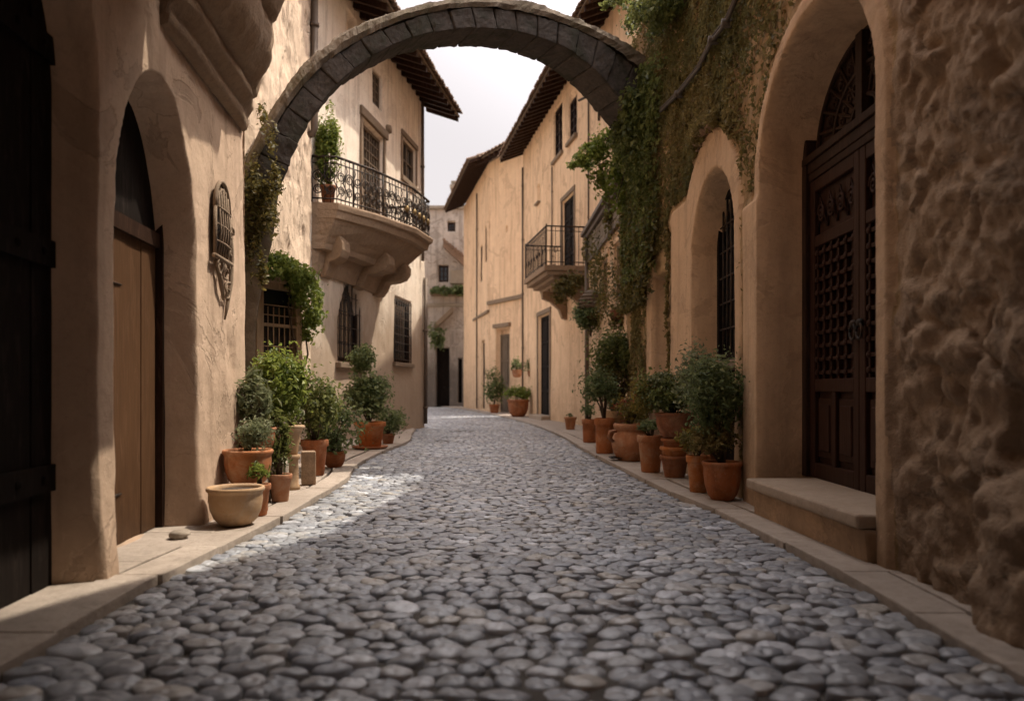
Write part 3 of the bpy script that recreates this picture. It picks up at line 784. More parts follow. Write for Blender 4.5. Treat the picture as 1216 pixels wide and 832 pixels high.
sc.tube([L1.pt(uc-.16, 1.98, .02), L1.pt(uc-.05, 1.84, .03), L1.pt(uc+.06, 1.7, .02)], [.012,.02,.01], 8)
sc.build('bracket', M['sill'], wf, smooth=True)

# ================================================================ L1b : recessed rough house behind the arch pier
LB = Wall((-2.9, 7.3), (-3.38, 13.45), 1)
u = LB.uY
rb = thing('rough_plaster_house', 'narrow house of cracked rough sunlit plaster behind the stone arch', 'house', LB.pt(u(10), 0))
def dispB(U, Z):
    d = .05*fbm(U*1.2, Z*1.2, .7, 4, 31)+.03*fbm(U*5, Z*5, .7, 3, 33)
    hole = np.clip(fbm(U*3.1+4, Z*2.3, 1.7, 3, 41)-.42, 0, 1)
    return d-.5*hole
wall_mesh(LB, np.arange(0, LB.L, .045), np.arange(-.06, 8.1, .05), [], dispB, D=4).build('wall', M['rough_plaster'], rb, smooth=True)
pp = MB(); pp.tube([LB.pt(u(13.25),5.2,-.1), LB.pt(u(13.25),5.22,.06), LB.pt(u(13.25),5.32,.09), LB.pt(u(13.25),8.0,.09)], .06, 10)
for z in (5.6, 7.0): pp.tube([LB.pt(u(13.25),z,.09), LB.pt(u(13.25),z+.06,.09)], .08, 10)
pp.build('drainpipe', M['zinc'], rb, smooth=True)
tile_roof(LB, rb, 0, LB.L, 8.1, .4, 3.0, .35, tile=.3)
pl = MB(); pl.wbox(LB, u(7.6), u(9.4), -.05, .62, 0, .42)
pl.build('plinth', M['rubble'], rb, bevel=.04)
# angled timber window bay
WB = Wall((-3.02, 9.55), (-2.70, 10.12), 1)
rbw = MB(); Lw = WB.L
rbw.wbox(WB, -.06, 0.05, 1.38, 2.22, -.3, .03); rbw.wbox(WB, Lw-.06, Lw+.03, 1.38, 2.22, -.3, .03)
rbw.wbox(WB, -.08, Lw+.05, 1.30, 1.38, -.3, .06)
rbw.wbox(WB, -.08, Lw+.06, 2.22, 2.29, -.3, .05); rbw.wbox(WB, -.10, Lw+.09, 2.29, 2.35, -.3, .09); rbw.wbox(WB, -.13, Lw+.12, 2.35, 2.40, -.3, .14)
rbw.wbox(WB, .05, Lw-.06, 1.76, 1.80, -.02, .02)
wb = rbw.build('window', M['wood_frame'], rb, label='small timber window bay with moulded cornice', bevel=.008)
MB().add([WB.pt(0,1.38,-.06),WB.pt(Lw,1.38,-.06),WB.pt(Lw,2.22,-.06),WB.pt(0,2.22,-.06)], [(0,1,2,3)]).build('pane', M['glass'], wb)
gm = MB()
for k in range(1, 6): gm.tube([WB.pt(.05+(Lw-.11)*k/6, 1.38, .0), WB.pt(.05+(Lw-.11)*k/6, 2.0, .0)], .008, 6)
for z in (1.52, 1.9, 2.02): gm.tube([WB.pt(.03, z, .01), WB.pt(Lw-.03, z, .01)], .008, 6)
gm.build('grille', M['wood_frame'], wb, smooth=True)

# ================================================================ L2 : pale house with carved stone balcony
L2 = Wall((-3.4, 13.5), (-2.3, 21), 1)
r2 = thing('balcony_house', 'pale plaster house with ornate iron balcony on carved stone brackets', 'house', L2.pt(3.5, 0))
a0, a1 = L2.upx(401), L2.upx(430)
q0, q1 = L2.upx(467.5), L2.upx(488)
D0, D1 = L2.upx(427), L2.upx(456)
s0, s1 = L2.upx(477), L2.upx(493)
n0, n1 = L2.upx(442), L2.upx(453)
ops2 = [Op(a0, a1, 1.5, 3.2, .16, spring=2.2, w=.05, pointed=True), Op(q0, q1, 1.62, 3.12, .14, w=.03),
        Op(D0+.1, D1-.1, 4.2, 6.45, .14, w=.03), Op(s0, s1, 6.05, 7.0, .13, w=.03), Op(n0, n1, 7.0, 7.75, .18, w=.03),
        Op(L2.upx(411), L2.upx(423), 7.75, 8.25, .15, w=.03)]
def disp2(U, Z): return .035*fbm(U*.8, Z*.6, .7, 3, 51)+.006*fbm(U*5, Z*5, .7, 3, 53)
H2 = 8.15
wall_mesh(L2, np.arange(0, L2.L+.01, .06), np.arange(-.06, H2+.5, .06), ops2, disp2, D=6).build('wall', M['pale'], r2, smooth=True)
tile_roof(L2, r2, 0.0, L2.L, H2+.38, .85, 4.0, .36, over_end=.45)
window(L2, r2, a0+.08, a1-.08, 1.55, 3.1, -.13, 'bars', .06, 5, 5, label='pointed arch window with iron bars')
MB().wbox(L2, a0-.1, a1+.1, 1.40, 1.5, -.05, .1).build('sill', M['sill'], r2, bevel=.012); MB().wbox(L2, q0-.08, q1+.08, 1.53, 1.62, -.05, .08).build('sill', M['sill'], r2, bevel=.012)
window(L2, r2, q0+.03, q1-.03, 1.65, 3.09, -.10, 'bars', .07, 7, 7, label='square window behind a dark iron grille')
window(L2, r2, D0+.14, D1-.14, 4.22, 6.4, -.11, 'lattice', .06, 8, 10, mat='wood_grey', label='tall lattice shutter door onto the balcony')
fr = MB(); fr.wbox(L2, D0-.02, D0+.1, 4.2, 6.46, -.03, .05); fr.wbox(L2, D1-.1, D1+.02, 4.2, 6.46, -.03, .05); fr.wbox(L2, D0-.06, D1+.1, 6.47, 6.65, -.03, .08)
fr.build('door_frame', M['sill'], r2, bevel=.012)
window(L2, r2, s0+.04, s1-.04, 6.08, 6.97, -.10, 'sash', .06, 2, 2, mat='wood_grey')
fr = MB(); fr.wbox(L2, s0-.1, s0, 6.05, 7.0, -.02, .04); fr.wbox(L2, s1, s1+.1, 6.05, 7.0, -.02, .04); fr.wbox(L2, s0-.1, s1+.1, 7.0, 7.12, -.02, .06); fr.wbox(L2, s0-.1, s1+.1, 5.93, 6.05, -.02, .07)
fr.build('window_frame', M['sill'], r2, bevel=.01)
window(L2, r2, n0+.03, n1-.03, 7.03, 7.72, -.10, 'lattice', .05, 3, 4, mat='wood_grey')
vt = MB(); vt.tube([L2.pt(L2.upx(459), 6.75, -.05), L2.pt(L2.upx(459), 6.75, .1)], [.12, .09], 10); vt.build('vent', M['sill'], r2, smooth=True)
pipe(L2, r2, L2.L-.14, .1, 3.9, .07, .05); pipe(L2, r2, L2.L-.4, 4.3, 8.4, .06, .04)
# balcony: stacked moulding following an angled outline, two scrolled brackets, railing with scrolls
def bal_outline(k):      # k = projection scale
    return [L2.pt(.05, 0, 0), L2.pt(.18, 0, .42*k), L2.pt(1.05, 0, .80*k), L2.pt(2.4, 0, 1.18*k), L2.pt(3.55, 0, 1.22*k), L2.pt(3.95, 0, .75*k), L2.pt(4.0, 0, 0)]
lv = [(3.0,.06),(3.1,.1),(3.2,.14),(3.3,.18),(3.38,.22),(3.40,.42),(3.50,.46),(3.62,.58),(3.82,.78),(3.90,.84),(3.92,.92),(4.04,.95),(4.06,1.0),(4.14,1.02),(4.17,1.0)]
V = []
for z, k in lv:
    for (x, y, _) in bal_outline(k): V.append((x, y, z))
mm = 7
Fc = [(i*mm+k, i*mm+k+1, (i+1)*mm+k+1, (i+1)*mm+k) for i in range(len(lv)-1) for k in range(mm-1)]
Fc += [tuple(range(mm)), tuple((len(lv)-1)*mm+k for k in range(mm))]
keep = MB().add(V, Fc)
bal = keep.build('balcony', M['corbel'], r2, label='curved stone balcony with moulded underside')
br = []
for uu in (.62, 2.25, 3.45):
    kb = MB(); pr = [(.0,2.95),(.16,2.97),(.24,3.08),(.3,3.22),(.5,3.24),(.66,3.3),(.74,3.42),(.74,3.55),(.66,3.66),(.0,3.66)]
    if uu < 1: pr = [(o*.55, z) for o, z in pr]
    V = [L2.pt(uu+s*.2, z, o) for s in (-1, 1) for (o, z) in pr]; n = len(pr)
    kb.add(V, [tuple(range(n))[::-1], tuple(range(n, 2*n))]+[(k, (k+1)%n, n+(k+1)%n, n+k) for k in range(n)])
    kb.build('bracket', M['corbel'], bal, bevel=.02)
rl = MB(); ol = [Vector(p)+Vector((0,0,4.17)) for p in bal_outline(.94)]
path = []
for a, b in zip(ol[:-1], ol[1:]):
    n = max(2, int((b-a).length/.1))
    for k in range(n): path.append(a.lerp(b, k/n))
path.append(ol[-1])
HR = .78
rl.tube([p+Vector((0,0,HR)) for p in ol], .024, 8); rl.tube([p+Vector((0,0,.07)) for p in ol], .014, 6); rl.tube([p+Vector((0,0,HR-.11)) for p in ol], .011, 6)
for i, p in enumerate(path):
    big = i % 8 == 0
    rl.tube([p, p+Vector((0,0,HR))], .02 if big else .008, 6)
for i in range(1, len(path)-1):
    p = path[i]; d = (path[i+1]-path[i-1]).normalized()
    if i % 2: 
        for zc, rr in ((.22,.085),(.45,.1)):
            rl.tube([p+d*(rr*(1-.6*k/16)*math.cos(k*.62+i))+Vector((0,0,zc+rr*(1-.6*k/16)*math.sin(k*.62+i))) for k in range(17)], .011, 5)
    else:
        rl.tube([p+d*(.05*math.sin(k*.9))+Vector((0,0,.09+.057*k)) for k in range(11)], .010, 5)
rl.build('railing', M['iron'], bal, smooth=True)
for i in range(24, len(path)-4, 3):
    p = path[i]; MB().blob(tuple(p+Vector((0,0,.32))), (.05,.05,.075), i, .3, 6).build('ornament', M['gilt'], bal, smooth=True)

# ================================================================ L3 : far white house closing the street
L3 = Wall((-10, 45.5), (5.5, 45.5), 1)
r3 = thing('far_white_house', 'weathered whitish house closing the far end of street', 'house', L3.pt(5, 0))
X = lambda px: L3.upx(px); Zp = lambda py: L3.zpy(0, py)
ops3 = [Op(X(520), X(533), Zp(335), Zp(314), .35, w=.06), Op(X(531), X(541), Zp(275), Zp(263), .3, w=.05), Op(X(517), X(534), -.05, Zp(412), .5, w=.06), Op(X(543.5), X(549), .2, Zp(425), .4, w=.05)]
wall_mesh(L3, np.arange(0, L3.L+.01, .12), np.arange(-.06, Zp(247), .12), ops3, lambda U, Z: .06*fbm(U*.7, Z*.7, .3, 4, 61), D=5).build('wall', M['white'], r3, smooth=True)
window(L3, r3, X(520)+.05, X(533)-.05, Zp(334), Zp(315), -.25, 'sash', .08, 2, 3)
window(L3, r3, X(531)+.05, X(541)-.05, Zp(274), Zp(264), -.2, 'sash', .06, 2, 2)
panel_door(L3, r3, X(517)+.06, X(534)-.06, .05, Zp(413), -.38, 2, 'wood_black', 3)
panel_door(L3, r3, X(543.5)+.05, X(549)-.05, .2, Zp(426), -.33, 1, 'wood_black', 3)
MB().wbox(L3, -.2, L3.L+.2, Zp(247)-.06, Zp(247)+.12, -.3, .16).build('cornice', M['rubble'], r3, bevel=.02); MB().wbox(L3, 0, L3.L, Zp(364), Zp(360), -.1, .12).build('cornice', M['rubble'], r3, bevel=.02)
# broken lean-to and stone window ledge
ln = MB(); ln.hexa([L3.pt(X(528),Zp(296),-.05),L3.pt(X(552),Zp(318),-.05),L3.pt(X(552),Zp(318),.9),L3.pt(X(528),Zp(296),.9)], [L3.pt(X(528),Zp(289),-.05),L3.pt(X(552),Zp(308),-.05),L3.pt(X(552),Zp(308),.9),L3.pt(X(528),Zp(289),.9)])
for k in range(7):
    a = X(529)+k*.16; ln.tube([L3.pt(a, Zp(288)-k*.13, -.05), L3.pt(a, Zp(288)-k*.13-.02, 1.0)], .09, 6)
ln.build('lean_to_roof', M['tile'], r3)
ln = MB(); ln.wbox(L3, X(535), X(552), Zp(338), Zp(322), -.05, .55); ln.build('rubble_wall', M['rubble'], r3, bevel=.05)
lg = MB(); lg.wbox(L3, X(512), X(553), Zp(352), Zp(344), -.05, .8); lg.build('ledge', M['sill'], r3, bevel=.03)
lg = MB(); lg.hexa([L3.pt(X(517),Zp(392),-.05),L3.pt(X(538),Zp(372),-.05),L3.pt(X(538),Zp(372),.8),L3.pt(X(517),Zp(392),.8)], [L3.pt(X(517),Zp(386),-.05),L3.pt(X(538),Zp(366),-.05),L3.pt(X(538),Zp(366),.8),L3.pt(X(517),Zp(386),.8)]); lg.build('stair_slab', M['sill'], r3)
ch = MB(); ch.wbox(L3, X(533), X(542), Zp(250), Zp(212), -2.2, -1.4); ch.wbox(L3, X(532), X(543), Zp(216), Zp(212), -2.3, -1.3)
for k in range(3): ch.tube([L3.pt(X(534.2+2.6*k), Zp(213), -1.8), L3.pt(X(534.2+2.6*k), Zp(205), -1.8)], .07, 8)
ch.build('chimney', M['rubble'], r3)

# ================================================================ R3 : apricot house with broad eaves
R3f = Wall((.75, 31.3), (-1.0, 34.5), -1)
R3s = Wall((-1.0, 34.5), (-2.6, 42.9), -1)
r4 = thing('apricot_house', 'apricot house with wide eaves at bend, beyond the iron balcony', 'house', R3f.pt(1.5, 0))
Xf = R3f.upx; zf = R3f.zpy
o0, o1 = Xf(605), Xf(589)
opsf = [Op(o0, o1, -.05, 3.55, .3, w=.05), Op(Xf(602.5), Xf(600), 7.5, 7.75, .2, w=.04)]
H3 = 10.75
wall_mesh(R3f, np.arange(0, R3f.L+.01, .09), np.arange(-.06, H3, .1), opsf, lambda U, Z: .05*fbm(U*.6, Z*.5, .9, 3, 71), D=4).build('wall', M['apricot'], r4, smooth=True)
opss = [Op(R3s.upx(573), R3s.upx(570), 5.9, 7.6, .15, w=.05), Op(R3s.upx(578), R3s.upx(575.5), 6.6, 8.2, .15, w=.05), Op(R3s.upx(576), R3s.upx(572), .1, 3.2, .15, w=.05)]
wall_mesh(R3s, np.arange(0, R3s.L+.01, .1), np.arange(-.06, H3, .12), opss, lambda U, Z: .05*fbm(U*.6, Z*.5, .2, 3, 73), D=3).build('wall', M['ochre'], r4, smooth=True)
panel_door(R3f, r4, o0+.05, o1-.05, .05, 3.3, -.22, 2, 'wood_grey', 3)
dc = MB(); dc.wbox(R3f, o0-.12, o1+.12, 3.58, 3.74, -.02, .12); dc.build('lintel', M['sill'], r4, bevel=.02)
MB().wbox(R3f, .02, R3f.L+.02, 4.62, 4.78, -.04, .10).build('cornice', M['sill'], r4, bevel=.015); MB().wbox(R3s, -.02, 4.5, 4.3, 4.42, -.04, .08).build('cornice', M['sill'], r4, bevel=.015)
for i in (0, 1):
    o = opss[i]; window(R3s, r4, o.u0+.05, o.u1-.05, o.z0+.05, o.z1-.05, -.1, 'sash', .06, 2, 3)
panel_door(R3s, r4, opss[2].u0+.05, opss[2].u1-.05, .1, 3.1, -.1, 1, 'wood_black', 3)
pipe(R3s, r4, 3.2, .1, 10.2, .06, .035)
tile_roof(R3s, r4, -.9, R3s.L, 10.95, 1.0, 3.0, .42, over_end=.1, tile=.3)
tile_roof(R3f, r4, -.5, R3f.L, 10.95, .75, 3.0, .42, over_end=.35, tile=.3)

# ================================================================ R2b : ochre house with iron balcony and deep eaves
B = Wall((2.96, 15), (.42, 29.75), -1)
r5 = thing('ochre_house', 'ochre plaster house with small iron balcony and deep dark eaves', 'house', B.pt(8, 0))
ub = B.upx; zb = B.zpy
HB = 9.85
bd0, bd1 = ub(682.5), ub(668)
gd0, gd1 = ub(653), ub(639)
w0, w1_ = ub(668.5), ub(658)
v0, v1 = ub(684.5), ub(675.5)
k0, k1 = ub(641), ub(637.5)
opsB = [Op(bd0, bd1, 4.28, 6.5, .12, w=.03), Op(gd0, gd1, -.05, 3.45, .18, w=.03), Op(w0, w1_, 8.0, 9.55, .12, w=.03), Op(v0, v1, 8.0, 9.3, .12, spring=8.95, w=.03), Op(k0, k1, 7.3, 7.9, .12, w=.03)]
def dispBB(U, Z): return .045*fbm(U*.6, Z*.45, .7, 3, 81)+.008*fbm(U*4, Z*4, .7, 3, 83)
wall_mesh(B, np.concatenate([np.arange(0, 4, .25), np.arange(4, B.L, .07), [B.L]]), np.arange(-.06, HB+.01, .09), opsB, dispBB, D=6).build('wall', M['ochre'], r5, smooth=True)
tile_roof(B, r5, 0, B.L, HB+.05, .85, 4.5, .4, over_end=.3)
tw = MB(); tw.box((3.8,14.2,-.05),(7.5,25.5,16.0)); tw.build('unseen_sun_blocker', M['ochre'], r5)  # unseen tall block added to shade the lower pale house opposite
def surround(W, root, o, t=.12, pr=.04, mat='sill'):
    m = MB(); m.wbox(W, o.u0-t, o.u0, o.z0, o.z1, -.02, pr); m.wbox(W, o.u1, o.u1+t, o.z0, o.z1, -.02, pr); m.wbox(W, o.u0-t, o.u1+t, o.z1, o.z1+t, -.02, pr+.01)
    return m.build('surround', M[mat], root, bevel=.01)
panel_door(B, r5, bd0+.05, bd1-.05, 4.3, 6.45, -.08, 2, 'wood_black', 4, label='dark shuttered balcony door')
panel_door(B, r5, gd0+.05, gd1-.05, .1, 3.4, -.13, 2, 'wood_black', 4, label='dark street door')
st = MB(); st.wbox(B, gd0-.1, gd1+.1, -.05, .16, -.3, .3); st.build('doorstep', M['step'], r5, bevel=.02)
surround(B, r5, opsB[0]); surround(B, r5, opsB[1], .14, .03)
window(B, r5, w0+.05, w1_-.05, 8.05, 9.5, -.09, 'sash', .07, 2, 4); window(B, r5, v0+.05, v1-.05, 8.05, 9.1, -.09, 'sash', .07, 2, 4)
for (x0_, x1_, za_, zc_) in ((w0-.1, w1_+.1, 7.9, 8.0), (v0-.1, v1+.1, 7.9, 8.0), (k0-.05, k1+.05, 7.24, 7.3)): MB().wbox(B, x0_, x1_, za_, zc_, -.05, .09).build('sill', M['sill'], r5, bevel=.01)
pipe(B, r5, B.L-.12, .1, 9.2, .05, .035); pipe(B, r5, ub(656.5), 4.7, 7.9, .03, .02); pipe(B, r5, ub(700), 1, 9.0, .03, .022)
# balcony
b0, b1, pj = ub(698), ub(652), 1.15
b0 = max(b0, B.uY(20.4)); b1 = B.uY(23.6)
outl = [(b0, 0), (b0, pj), (b1, pj), (b1, 0)]
sb = MB()
for (za, zb_, k) in ((3.78,3.86,.62),(3.86,3.95,.78),(3.95,4.06,.93),(4.06,4.2,1.0)):
    sb.wbox(B, b0+(1-k)*.5, b1-(1-k)*.5, za, zb_, -.05, pj*k)
bl = sb.build('balcony', M['corbel'], r5, bevel=.012, label='small stone balcony with thin iron railing')
for uu in (b0+.35, b1-.45):
    kb = MB(); pr = [(0,3.0),(.12,3.05),(.22,3.3),(.45,3.5),(.7,3.6),(.72,3.78),(0,3.78)]; n = len(pr)
    V = [B.pt(uu+s*.12, z, o) for s in (-1, 1) for (o, z) in pr]
    kb.add(V, [tuple(range(n))[::-1], tuple(range(n, 2*n))]+[(k, (k+1)%n, n+(k+1)%n, n+k) for k in range(n)]); kb.build('bracket', M['corbel'], bl, bevel=.015)
rl = MB(); corners = [B.pt(u_, 4.2, max(0, o-.05)) for u_, o in outl]; HR = 1.0
rl.tube([Vector(p)+Vector((0,0,HR)) for p in corners], .022, 6); rl.tube([Vector(p)+Vector((0,0,.08)) for p in corners], .014, 6); rl.tube([Vector(p)+Vector((0,0,HR-.12)) for p in corners], .01, 6)
for a, b in zip(corners[:-1], corners[1:]):
    a, b = Vector(a), Vector(b); n = int((b-a).length/.12); d = (b-a).normalized()
    for k in range(n+1):
        p = a.lerp(b, k/n); rl.tube([p, p+Vector((0,0,HR+(0 if k % n else .05)))], .018 if k % n == 0 else .009, 5)
        if k % 3 == 1: rl.tube([p+d*(.055*math.cos(j*.7)*(1-.04*j))+Vector((0,0,.4+.075*math.sin(j*.7))) for j in range(12)], .009, 5)
rl.build('railing', M['iron'], bl, smooth=True)
ib = MB(); uu = ub(712)
ib.tube([B.pt(uu, 7.6, .02), B.pt(uu, 8.45, .02)], .03, 6); ib.tube([B.pt(uu-.5, 8.3, .35), B.pt(uu, 8.3, .06), B.pt(uu+.7, 8.32, .35)], .03, 6); ib.tube([B.pt(uu, 7.8, .02), B.pt(uu+.3, 8.28, .2)], .015, 6)
ib.build('bracket', M['iron'], r5, smooth=True, label='iron arm bracket high on the facade')

# ================================================================ R2a : low block with sloping cornice
A = Wall((2.05, 12.75), (1.87, 19.4), -1)
r6 = thing('low_terrace_house', 'low ochre house block with dark cornice below the hanging ivy', 'house', A.pt(3, 0))
ua = A.uY
opsA = [Op(ua(14.3), ua(15.3), 2.6, 3.75, .1, w=.03), Op(ua(16.2), ua(17.1), 2.6, 3.75, .1, w=.03), Op(ua(13.35), ua(14.0), -.05, 2.9, .12, w=.04)]
HA = 4.85
wall_mesh(A, np.arange(0, A.L+.01, .06), np.arange(-.06, HA, .07), opsA, lambda U, Z: .05*fbm(U*.8, Z*.7, .7, 3, 91)+.03*sstep(4.05, 4.15, Z)*fbm(U*6, Z*9, .3, 2, 93), D=1.4).build('wall', M['ochre'], r6, smooth=True)
cn = MB(); cn.wbox(A, -.05, A.L+.08, 4.6, 4.7, -.1, .12); cn.wbox(A, -.05, A.L+.1, 4.69, 4.78, -.1, .2)
cn.build('cornice', M['zinc'], r6, bevel=.015); MB().wbox(A, -.05, A.L+.06, 4.02, 4.1, -.05, .07).build('string_course', M['zinc'], r6, bevel=.015)
bk = MB()
for r_ in range(5):
    for k in range(26):
        a = .02+k*.255+(r_%2)*.12
        if a+.24 < A.L: bk.wbox(A, a, a+.235, 4.12+r_*.094, 4.2+r_*.094, 0, .045+rnd.uniform(0, .02))
bk.build('brick_band', M['rubble'], r6, bevel=.008, segs=1)
for i in (0, 1):
    o = opsA[i]; window(A, r6, o.u0+.04, o.u1-.04, o.z0+.04, o.z1-.04, -.075, 'sash', .06, 2, 3, mat='wood_frame'); surround(A, r6, o, .1, .03, 'ochre')
panel_door(A, r6, opsA[2].u0+.05, opsA[2].u1-.05, .05, 2.85, -.07, 1, 'wood_black', 4)
pipe(A, r6, A.L-.2, .1, 4.6, .08, .05)
# ================================================================ R1 : ivy-covered house with the great carved door
R1 = Wall((2.08, -3), (2.08, 12.9), -1)
r7 = thing('ivy_covered_house', 'brown plaster house with great carved arched door on the right', 'house', (2.08, 6, 0))
U0 = lambda y: y+3
opsR = [Op(U0(4.45), U0(6.58), -.06, 3.6, .42, spring=2.72, w=.10, wob=.015), Op(U0(7.28), U0(9.0), -.06, 3.22, .29, spring=2.4, w=.09, wob=.015), Op(U0(10.15), U0(10.85), -.06, 2.5, .10, w=.03)]
opC = Op(U0(7.14), U0(9.45), -.1, 3.62, .1, spring=2.5)
def dispR(U, Z):
    y = U-3
    base = .2*sstep(8.5, 12.3, y)
    sA = opsR[0].sdf(U, Z); sB = opsR[1].sdf(U, Z)
    # eroded rock near the camera
    near = sstep(4.42, 4.0, y+.10*fbm(Z*1.3, 7.7, .5, 3, 101))
    wz = Z*1.0+.35*fbm(U*.9, Z*.9, .5, 4, 103)
    ridg = 1-np.abs(fbm(U*1.7, wz*2.6, 1.5, 4, 105))*2.4
    pits = np.clip(fbm(U*4.2, Z*4.2, .5, 3, 107), -.2, 1)
    ledge = np.abs((wz*2.3) % 1-.5)*2
    rough = .085*ridg+.07*ledge**3*sstep(3.7, 3.0, y)-.09*np.clip(pits, 0, 1)+.03*fbm(U*9, Z*9, .5, 3, 109)-.02
    f1, f2, rv = cells(U*2.2+.9*fbm(U*2, Z*2, .5, 3, 301), Z*3.6+1.1*fbm(U*2, Z*2, 1.5, 3, 303), 7)
    joint = sstep(.03, .26, f2-f1)
    rough = .6*rough+.045*(joint-.6)*(.3+rv)+.035*(rv-.5)+.05*fbm(U*6, Z*7.5, .5, 5, 305, .68)+.018*fbm(U*22, Z*22, .5, 3, 307)
    rough = rough-.10*np.clip(fbm(U*1.9, Z*1.9, 4.5, 4, 309)-.05, 0, 1)
    rough = .88*rough
    rough = rough+.16*sstep(3.55, 3.3, y)*sstep(.75, .45, Z)
    flank = .05*fbm(U*2.6, Z*2.6, .5, 4, 111)+.028*fbm(U*11, Z*11, .5, 3, 113)+.02
    smooth_ = .012*fbm(U*1.5, Z*1.2, .5, 3, 115)+.005*fbm(U*8, Z*8, .5, 3, 117)
    # plaster frames
    fA = sstep(.16, .11, sA)
    pil = sstep(U0(7.0), U0(6.96), U)*sstep(U0(6.4), U0(6.5), U)*sstep(2.62, 2.55, Z)
    sC = opC.sdf(U, Z)
    fB = np.maximum(sstep(.04, .0, sC), sstep(U0(9.95), U0(9.9), U)*sstep(U0(8.9), U0(9.0), U)*sstep(3.22, 3.15, Z))
    fB = np.maximum(fB, sstep(U0(11.15), U0(11.1), U)*sstep(U0(10.75), U0(10.8), U)*sstep(2.75, 2.65, Z))
    fr = np.maximum(np.maximum(fA, pil), fB)
    fr = np.where(near > .5, fr*sstep(.32, .05, sA+.07*fbm(U*3, Z*3, 2, 2, 119)), fr)
    wall = near*rough+(1-near)*flank
    return base+wall*(1-fr)+(smooth_+.055)*fr+.02*pil
us = np.concatenate([np.arange(0, U0(2.6), .1), np.arange(U0(2.6), U0(4.6), .016), np.arange(U0(4.6), U0(11.2), .024), np.arange(U0(11.2), R1.L, .05), [R1.L]])
zs = np.concatenate([np.arange(-.06, 4.4, .026), np.arange(4.4, 6.6, .06)])
def topR(U): 
    y = U-3
    return 6.27+.29*np.clip(9.9-y, 0, 2.4)+1.05*np.clip(7.5-y, 0, 2.5)-.5*np.maximum(0, 5.0-y)
def wallR(): 
    # gable outline: rows above 4.4 m are stretched up to the gable line
    mb = MB()
    W = R1
    eu, ez = [], []
    for o in opsR: eu += [o.u0, o.u0+o.w, o.u1-o.w, o.u1]
    us2 = merge(us, np.array(eu)); Ug, Zg = np.meshgrid(us2, zs, indexing='ij')
    T = topR(Ug); Zt = np.where(Zg > 4.4, 4.4+(Zg-4.4)*(T-4.4)/(zs[-1]-4.4), Zg)
    O = dispR(Ug, Zt)
    for o in opsR:
        k = 1-sstep(-o.w, 0, o.sdf(Ug, Zt)); O = O*(1-k)-k*o.D
    D = 5.0
    cols = [(Ug[:1], Zt[:1], np.full_like(Zt[:1], -D)), (Ug, Zt, O), (Ug[-1:], Zt[-1:], O[-1:]-.08), (Ug[-1:], Zt[-1:], O[-1:]-.4), (Ug[-1:], Zt[-1:], np.full_like(Zt[:1], -D))]
    Ua = np.concatenate([c[0] for c in cols]); Za = np.concatenate([c[1] for c in cols]); Oa = np.concatenate([c[2] for c in cols])
    V = np.array(W.p0)+Ua[...,None]*np.array(W.d)+Oa[...,None]*np.array(W.n); V[...,2] += Za
    a, b = Ua.shape; idx = np.arange(a*b).reshape(a, b)
    q = np.stack([idx[:-1,:-1], idx[:-1,1:], idx[1:,1:], idx[1:,:-1]], -1).reshape(-1, 4)
    # the eroded part and the plaster part are one surface with two materials
    yc = V[..., 1].reshape(-1)[q].mean(1); zc = V[..., 2].reshape(-1)[q].mean(1)
    uc = yc+3
    sA = opsR[0].sdf(uc, zc); sB = opsR[1].sdf(uc, zc)
    nz = .12*fbm(uc*2, zc*2, .5, 3, 121)
    ero = ((yc < 4.45) & (sA > .16+nz)) 
    fr = (sA < .15) | (opC.sdf(uc, zc) < .03) | ((uc > U0(8.9)) & (uc < U0(9.95)) & (zc < 3.2)) | ((uc > U0(6.4)) & (uc < U0(6.99)) & (zc < 2.6)) | ((uc > U0(10.7)) & (uc < U0(11.14)) & (zc < 2.75))
    mat = np.where(ero, 1, np.where(fr, 0, 2))
    mb.add(V.reshape(-1, 3), q)
    p = W.pt
    T = [p(x, z, 0) for x, z in zip(Ua[:,-1], Za[:,-1])]+[p(x, z, -D) for x, z in zip(Ua[:,-1], Za[:,-1])]
    mb.add(T, [(i, i+1, a+i+1, a+i) for i in range(a-1)])
    ob = mb.build('wall', M['brown'], r7, smooth=True)
    ob.data.materials.append(M['eroded']); ob.data.materials.append(M['flank'])
    mi = np.zeros(len(ob.data.polygons), np.int32); mi[:len(mat)] = mat
    ob.data.polygons.foreach_set('material_index', mi)
    return ob
M['flank'] = plaster('flank_ochre_plaster', (.46,.305,.165), (.33,.22,.115), (.14,.1,.05), .6, 1.0, 2.0, spots=(.12,.1,.04))
wallR()
def roofR():
    rf = MB()
    for (ya, yb) in ((-3.0, 5.0), (5.0, 7.5), (7.5, 9.9), (9.9, 12.9)):
        za, zb_ = float(topR(np.array(ya+3.0)))+.02, float(topR(np.array(yb+3.0)))+.02
        xo = 2.02 if yb <= 8.4 else (1.96 if yb < 10 else 1.9)
        rf.hexa([(xo,ya,za),(xo,yb,zb_),(7,yb,zb_),(7,ya,za)], [(xo,ya,za+.06),(xo,yb,zb_+.06),(7,yb,zb_+.06),(7,ya,za+.06)])
    rf.build('roof', M['tile'], r7)
roofR()
